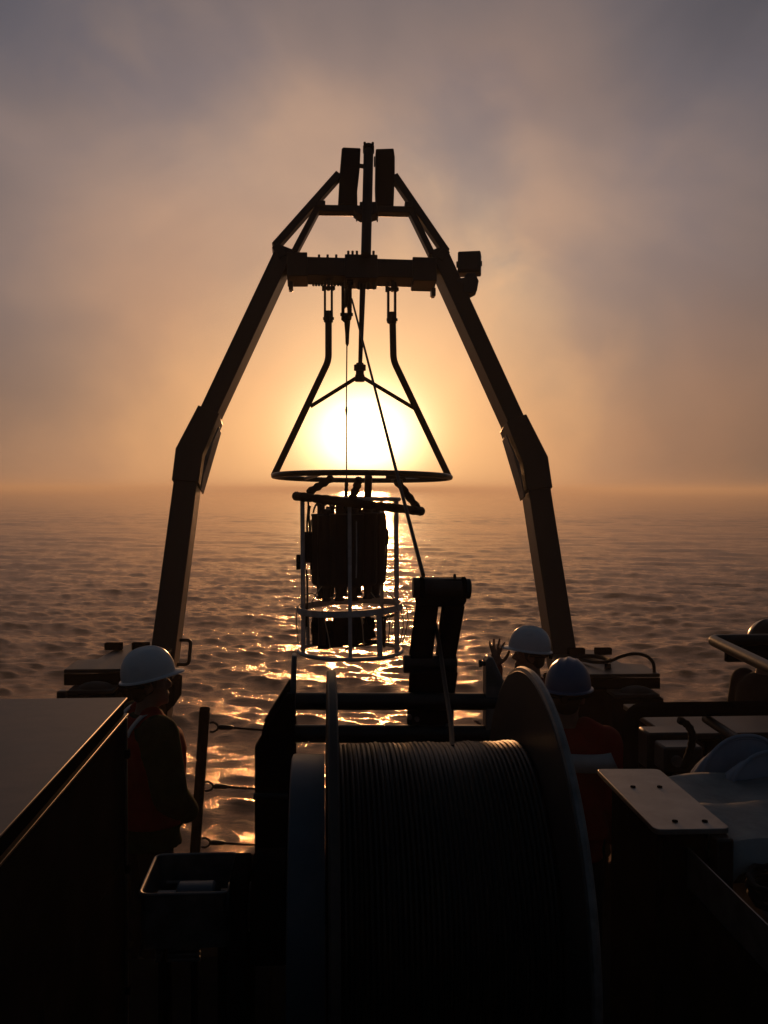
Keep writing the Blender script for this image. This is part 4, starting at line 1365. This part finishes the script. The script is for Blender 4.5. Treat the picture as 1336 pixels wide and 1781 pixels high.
def person(loc, heading, label, clothes, hel, head_turn=0.0, head_tilt=0.0, arms=None, height=1.75, lean=0.0, vest=True, ridges=1, beard=False, stride=.0, voxel=.0085, bulk=1.0, shoulder_band=False, bands=True, tapes=True):
    """heading: degrees, 0 looks along +Y, positive turns to +X"""
    t = thing('person', loc, label, 'person', 'crew members in hard hats')
    s = height / 1.75
    G = Matrix.Translation(V(loc)) @ Matrix.Rotation(R(-heading), 4, 'Z') @ Matrix.Scale(s, 4)
    base = V((0, lean, 0))
    sh = 1.42
    body, jack, trou = MB(), MB(), MB()
    HJ = [(V((x, 0, .93)), V((x * 1.15 + 0, .03 + stride * sg, .50)), V((x * 1.2, -.02 + stride * sg * 1.2, .09))) for x, sg in ((-.095, 1), (.095, -1))]
    for hip, kn, an in HJ:
        limb(body, [hip, kn, an], [.080, .055, .042])
        limb(trou, [hip + V((0, 0, .02)), kn, an + V((0, 0, .01))], [.106, .082, .072])
        body.ball(an + V((0, .06, -.045)), (.045, .125, .04))
    lz = lambda z: lean * max(0, (z - .9)) / .5
    tor = [(.86, .150, .100), (.95, .165, .112), (1.05, .152, .108), (1.18, .165, .116), (1.30, .182, .118), (1.38, .172, .102), (1.44, .120, .080), (1.475, .068, .062)]
    slab(body, [((0, lz(z), z), a * .92, b * .92) for z, a, b in tor])
    slab(jack, [((0, lz(z), z), a * (bulk if z < 1.4 else 1) + (.022 if z < 1.4 else .014), b * (bulk if z < 1.4 else 1) + (.026 if z < 1.4 else .016)) for z, a, b in [(.80, .155, .115)] + tor])
    slab(trou, [((0, lz(z), z), a, b) for z, a, b in ((.82, .155, .112), (.95, .168, .118), (1.06, .160, .115))])
    arms = arms or {}
    for sg, nm in ((-1, 'l'), (1, 'r')):
        S = V((sg * .190, lz(1.40), 1.395))
        if nm in arms:
            E, W, hf, hn, curl, spread = arms[nm]
            E, W = V(E), V(W)
        else:
            E, W, hf, hn, curl, spread = V((sg * .245, -.02, 1.11)), V((sg * .235, .10, .88)), V((0, .25, -1)), V((-sg, 0, 0)), .35, .1
        limb(body, [S, E, W], [.058, .042, .030])
        limb(jack, [S, E, E.lerp(W, .93)], [.084 * bulk, .070 * bulk, .054 * bulk])
        nn = V(hn); ff = V(hf).normalized()
        nn = (nn - ff * nn.dot(ff)).normalized()
        tside = 1 if (ff.cross(nn)).dot(V((-sg, .6, .4))) > 0 else -1
        hand(body, W, ff, nn, tside, curl, spread, 1.12 if spread > .5 else 1.0)
    # head
    hq = Quaternion((0, 0, 1), R(-head_turn)) @ Quaternion((1, 0, 0), R(head_tilt))
    hc = V((0, lz(1.6) + .015, 1.615))
    H = lambda x, y, z: hc + hq @ V((x, y, z))
    limb(body, [V((0, lz(1.45) - .005, 1.44)), hc + hq @ V((0, -.012, -.06))], [.062, .056])
    body.ball(hc + hq @ V((0, -.006, .03)), (.077, .098, .095), 24, 16, hq)
    body.ball(H(0, .028, -.045), (.058, .062, .072), 20, 14, hq)
    body.ball(H(0, .072, -.093), (.024, .020, .020), 12, 8, hq)           # chin
    limb(body, [H(0, .088, .028), H(0, .108, -.010), H(0, .106, -.018)], [.009, .013, .012], 10)
    for sg in (-1, 1):
        body.ball(H(sg * .017, .094, -.020), .010, 10, 8)
        body.ball(H(sg * .033, .080, .045), (.026, .015, .010), 12, 8, hq)    # brow
        body.ball(H(sg * .050, .058, -.012), (.020, .024, .022), 12, 8, hq)   # cheek
        body.ball(H(sg * .080, -.010, .000), (.011, .020, .034), 12, 10, hq @ Quaternion((1, 0, 0), -.25))
    body.ball(H(0, .089, -.052), (.025, .011, .007), 12, 8, hq)
    body.ball(H(0, .087, -.064), (.022, .011, .007), 12, 8, hq)
    for b in (body, jack, trou):
        b.v = [G @ p for p in b.v]

    def fin(mb_, vox, sm, nm, m, parent):
        me = remesh(mb_, vox, sm)
        off = ORG[parent]
        me.transform(Matrix.Translation(-off))
        me.materials.clear()
        return obj_from(me, nm, m, parent, smooth=False)

    bo = fin(body, voxel, 3, 'body', 'skin', t)
    jo = fin(jack, .014, 5, 'jacket', clothes['jacket'], t)
    fin(trou, .016, 5, 'trousers', clothes.get('trousers', 'navy'), t)
    mb = MB()
    for hip, kn, an in HJ:
        b = MB()
        b.tube([an + V((0, 0, .16)), an + V((0, .0, .0)), an + V((0, .01, -.05))], [.066, .060, .062], 16)
        b.ball(an + V((0, .065, -.050)), (.056, .145, .052), 18, 10)
        b.v = [G @ V((p.x, p.y, max(p.z, .003))) for p in b.v]
        mb.add(b.v, b.f)
    fin(mb, .014, 3, 'boots', 'boot', t)
    # eyes, hair, sunglass-dark brows
    mb = MB()
    for sg in (-1, 1):
        mb.ball(G @ H(sg * .031, .084, .026), .0105, 12, 8)
    mb.build('eyes', 'stripe', bo)
    mb = MB()
    q2 = hq
    b = MB(); b.ball(hc + hq @ V((0, -.016, .034)), (.084, .098, .098), 24, 16, q2); b.ball(H(0, -.052, -.030), (.066, .050, .052), 18, 12, q2)
    if beard:
        b.ball(H(0, .050, -.080), (.058, .052, .036), 16, 12, q2)
    b.v = [G @ p for p in b.v]
    fin(b, .010, 2, 'hair', 'hair', t)
    if vest:
        b = MB()
        vt = [(z, a * bulk + .036, bb * bulk + .040) for z, a, bb in tor if .93 < z < 1.4]
        vt = [(.92, vt[0][1], vt[0][2])] + vt
        slab(b, [((0, lz(z), z), a - (.018 if z > 1.25 else .0), bb) for z, a, bb in vt] + [((0, lz(1.42), 1.425), .155, .110), ((0, lz(1.46), 1.465), .100, .090)])
        for sg in (-1, 1):
            limb(b, [V((sg * .165, lz(1.4), 1.405)), V((sg * .09, lz(1.45), 1.455))], [.080, .070])
        b.v = [G @ p for p in b.v]
        vo = fin(b, .013, 4, 'vest', clothes['vest'], t)
        # reflective tape: a band round the chest and one over each shoulder
        for z0, z1, gr in () if not bands else (((1.285, 1.372, .012) if shoulder_band else (1.255, 1.305, .006)), (1.02, 1.07, .008))[:1 if shoulder_band else 2]:
            b = MB()
            ra = [r for r in vt]
            def rad_at(z):
                for (z_0, a0, b0), (z_1, a1, b1) in zip(vt, vt[1:]):
                    if z_0 <= z <= z_1:
                        k = (z - z_0) / (z_1 - z_0)
                        return a0 + (a1 - a0) * k - (.018 if z > 1.25 else 0), b0 + (b1 - b0) * k
                return vt[-1][1], vt[-1][2]
            seg = 40
            vs, fs = [], []
            for z in (z0, z1):
                a_, b_ = rad_at(z)
                if shoulder_band and z > 1.2:
                    a_, b_ = .262 - (z - 1.285) * .35, .172 - (z - 1.285) * .25
                for k in range(seg):
                    an_ = 2 * math.pi * k / seg
                    ca_, sa = math.cos(an_), math.sin(an_)
                    vs.append(G @ V(((a_ + gr) * math.copysign(abs(ca_) ** .82, ca_), lz(z) + (b_ + gr) * math.copysign(abs(sa) ** .82, sa), z)))
            for k in range(seg):
                fs.append((k, (k + 1) % seg, seg + (k + 1) % seg, seg + k))
            b.add(vs, fs)
            o = b.build('reflective_tape', 'stripe', vo)
            sm = o.modifiers.new('thick', 'SOLIDIFY'); sm.thickness = .003
        for sg in (() if shoulder_band or not tapes else (-1, 1)):
            b = MB()
            path = [(sg * .105, lz(1.1) - .165, 1.16), (sg * .108, lz(1.3) - .168, 1.30), (sg * .110, lz(1.4) - .128, 1.42), (sg * .112, lz(1.45) - .05, 1.500), (sg * .112, lz(1.45) + .03, 1.500), (sg * .110, lz(1.42) + .125, 1.42), (sg * .108, lz(1.3) + .165, 1.30)]
            pp = fillet([V(p) for p in path], .05, 4)
            vs = []
            for p in pp:
                vs += [G @ (p + V((-.024, 0, 0))), G @ (p + V((.024, 0, 0)))]
            b.add(vs, [(2 * i, 2 * i + 1, 2 * i + 3, 2 * i + 2) for i in range(len(pp) - 1)])
            o = b.build('shoulder_tape', 'stripe', vo)
            sm = o.modifiers.new('thick', 'SOLIDIFY'); sm.thickness = .003
    X = G @ Matrix.Translation(hc + hq @ V((0, .004, .055))) @ (hq @ Quaternion((1, 0, 0), R(4))).to_matrix().to_4x4()
    helmet('hard_hat', hel, t, X, ridges=ridges)
    return t


p = at(256, 1600, 4.8)
person((p.x, 4.8, 0), 62, 'person in white hard hat, red vest and dark green sleeves beside the steel cabinet',
       dict(jacket='green', vest='red'), 'hwhite', head_turn=16, head_tilt=7, height=1.715, bulk=1.28, bands=False,
       arms={'r': (V((.262, .04, 1.10)), V((.14, .17, .96)), V((-1, .35, -.25)), V((0, -1, -.1)), .4, .1), 'l': (V((-.27, .04, 1.10)), V((-.13, .20, .97)), V((1, .35, -.25)), V((0, -1, -.1)), .4, .1)})
p = at(922, 1600, 5.8)
person((p.x, 5.8, 0), -78, 'person in white hard hat raising an open hand in front of the face',
       dict(jacket='dred', vest='dred'), 'hwhite', head_turn=0, head_tilt=2, height=1.66, vest=False, beard=True, voxel=.0065,
       arms={'r': (V((.21, .27, 1.27)), V((.03, .245, 1.535)), V((.02, -.02, 1)), V((.75, -.6, 0)), .10, .9), 'l': (V((-.24, .12, 1.12)), V((-.12, .30, 1.10)), V((.3, 1, 0)), V((1, 0, -.2)), .5, .1)})
p = at(984, 1600, 4.5)
person((p.x, 4.5, 0), 18, 'person in blue hard hat and red vest seen from behind at the winch',
       dict(jacket='red', vest='red'), 'hblue', head_turn=4, head_tilt=-4, height=1.69, ridges=3, shoulder_band=True, bulk=1.1)
p = at(1326, 1600, 5.6)
person((p.x, 5.6, 0), 72, 'person in dark hard hat and dark jacket at the right edge behind the pipe frame',
       dict(jacket='navy'), 'hdark', height=1.72, vest=False)
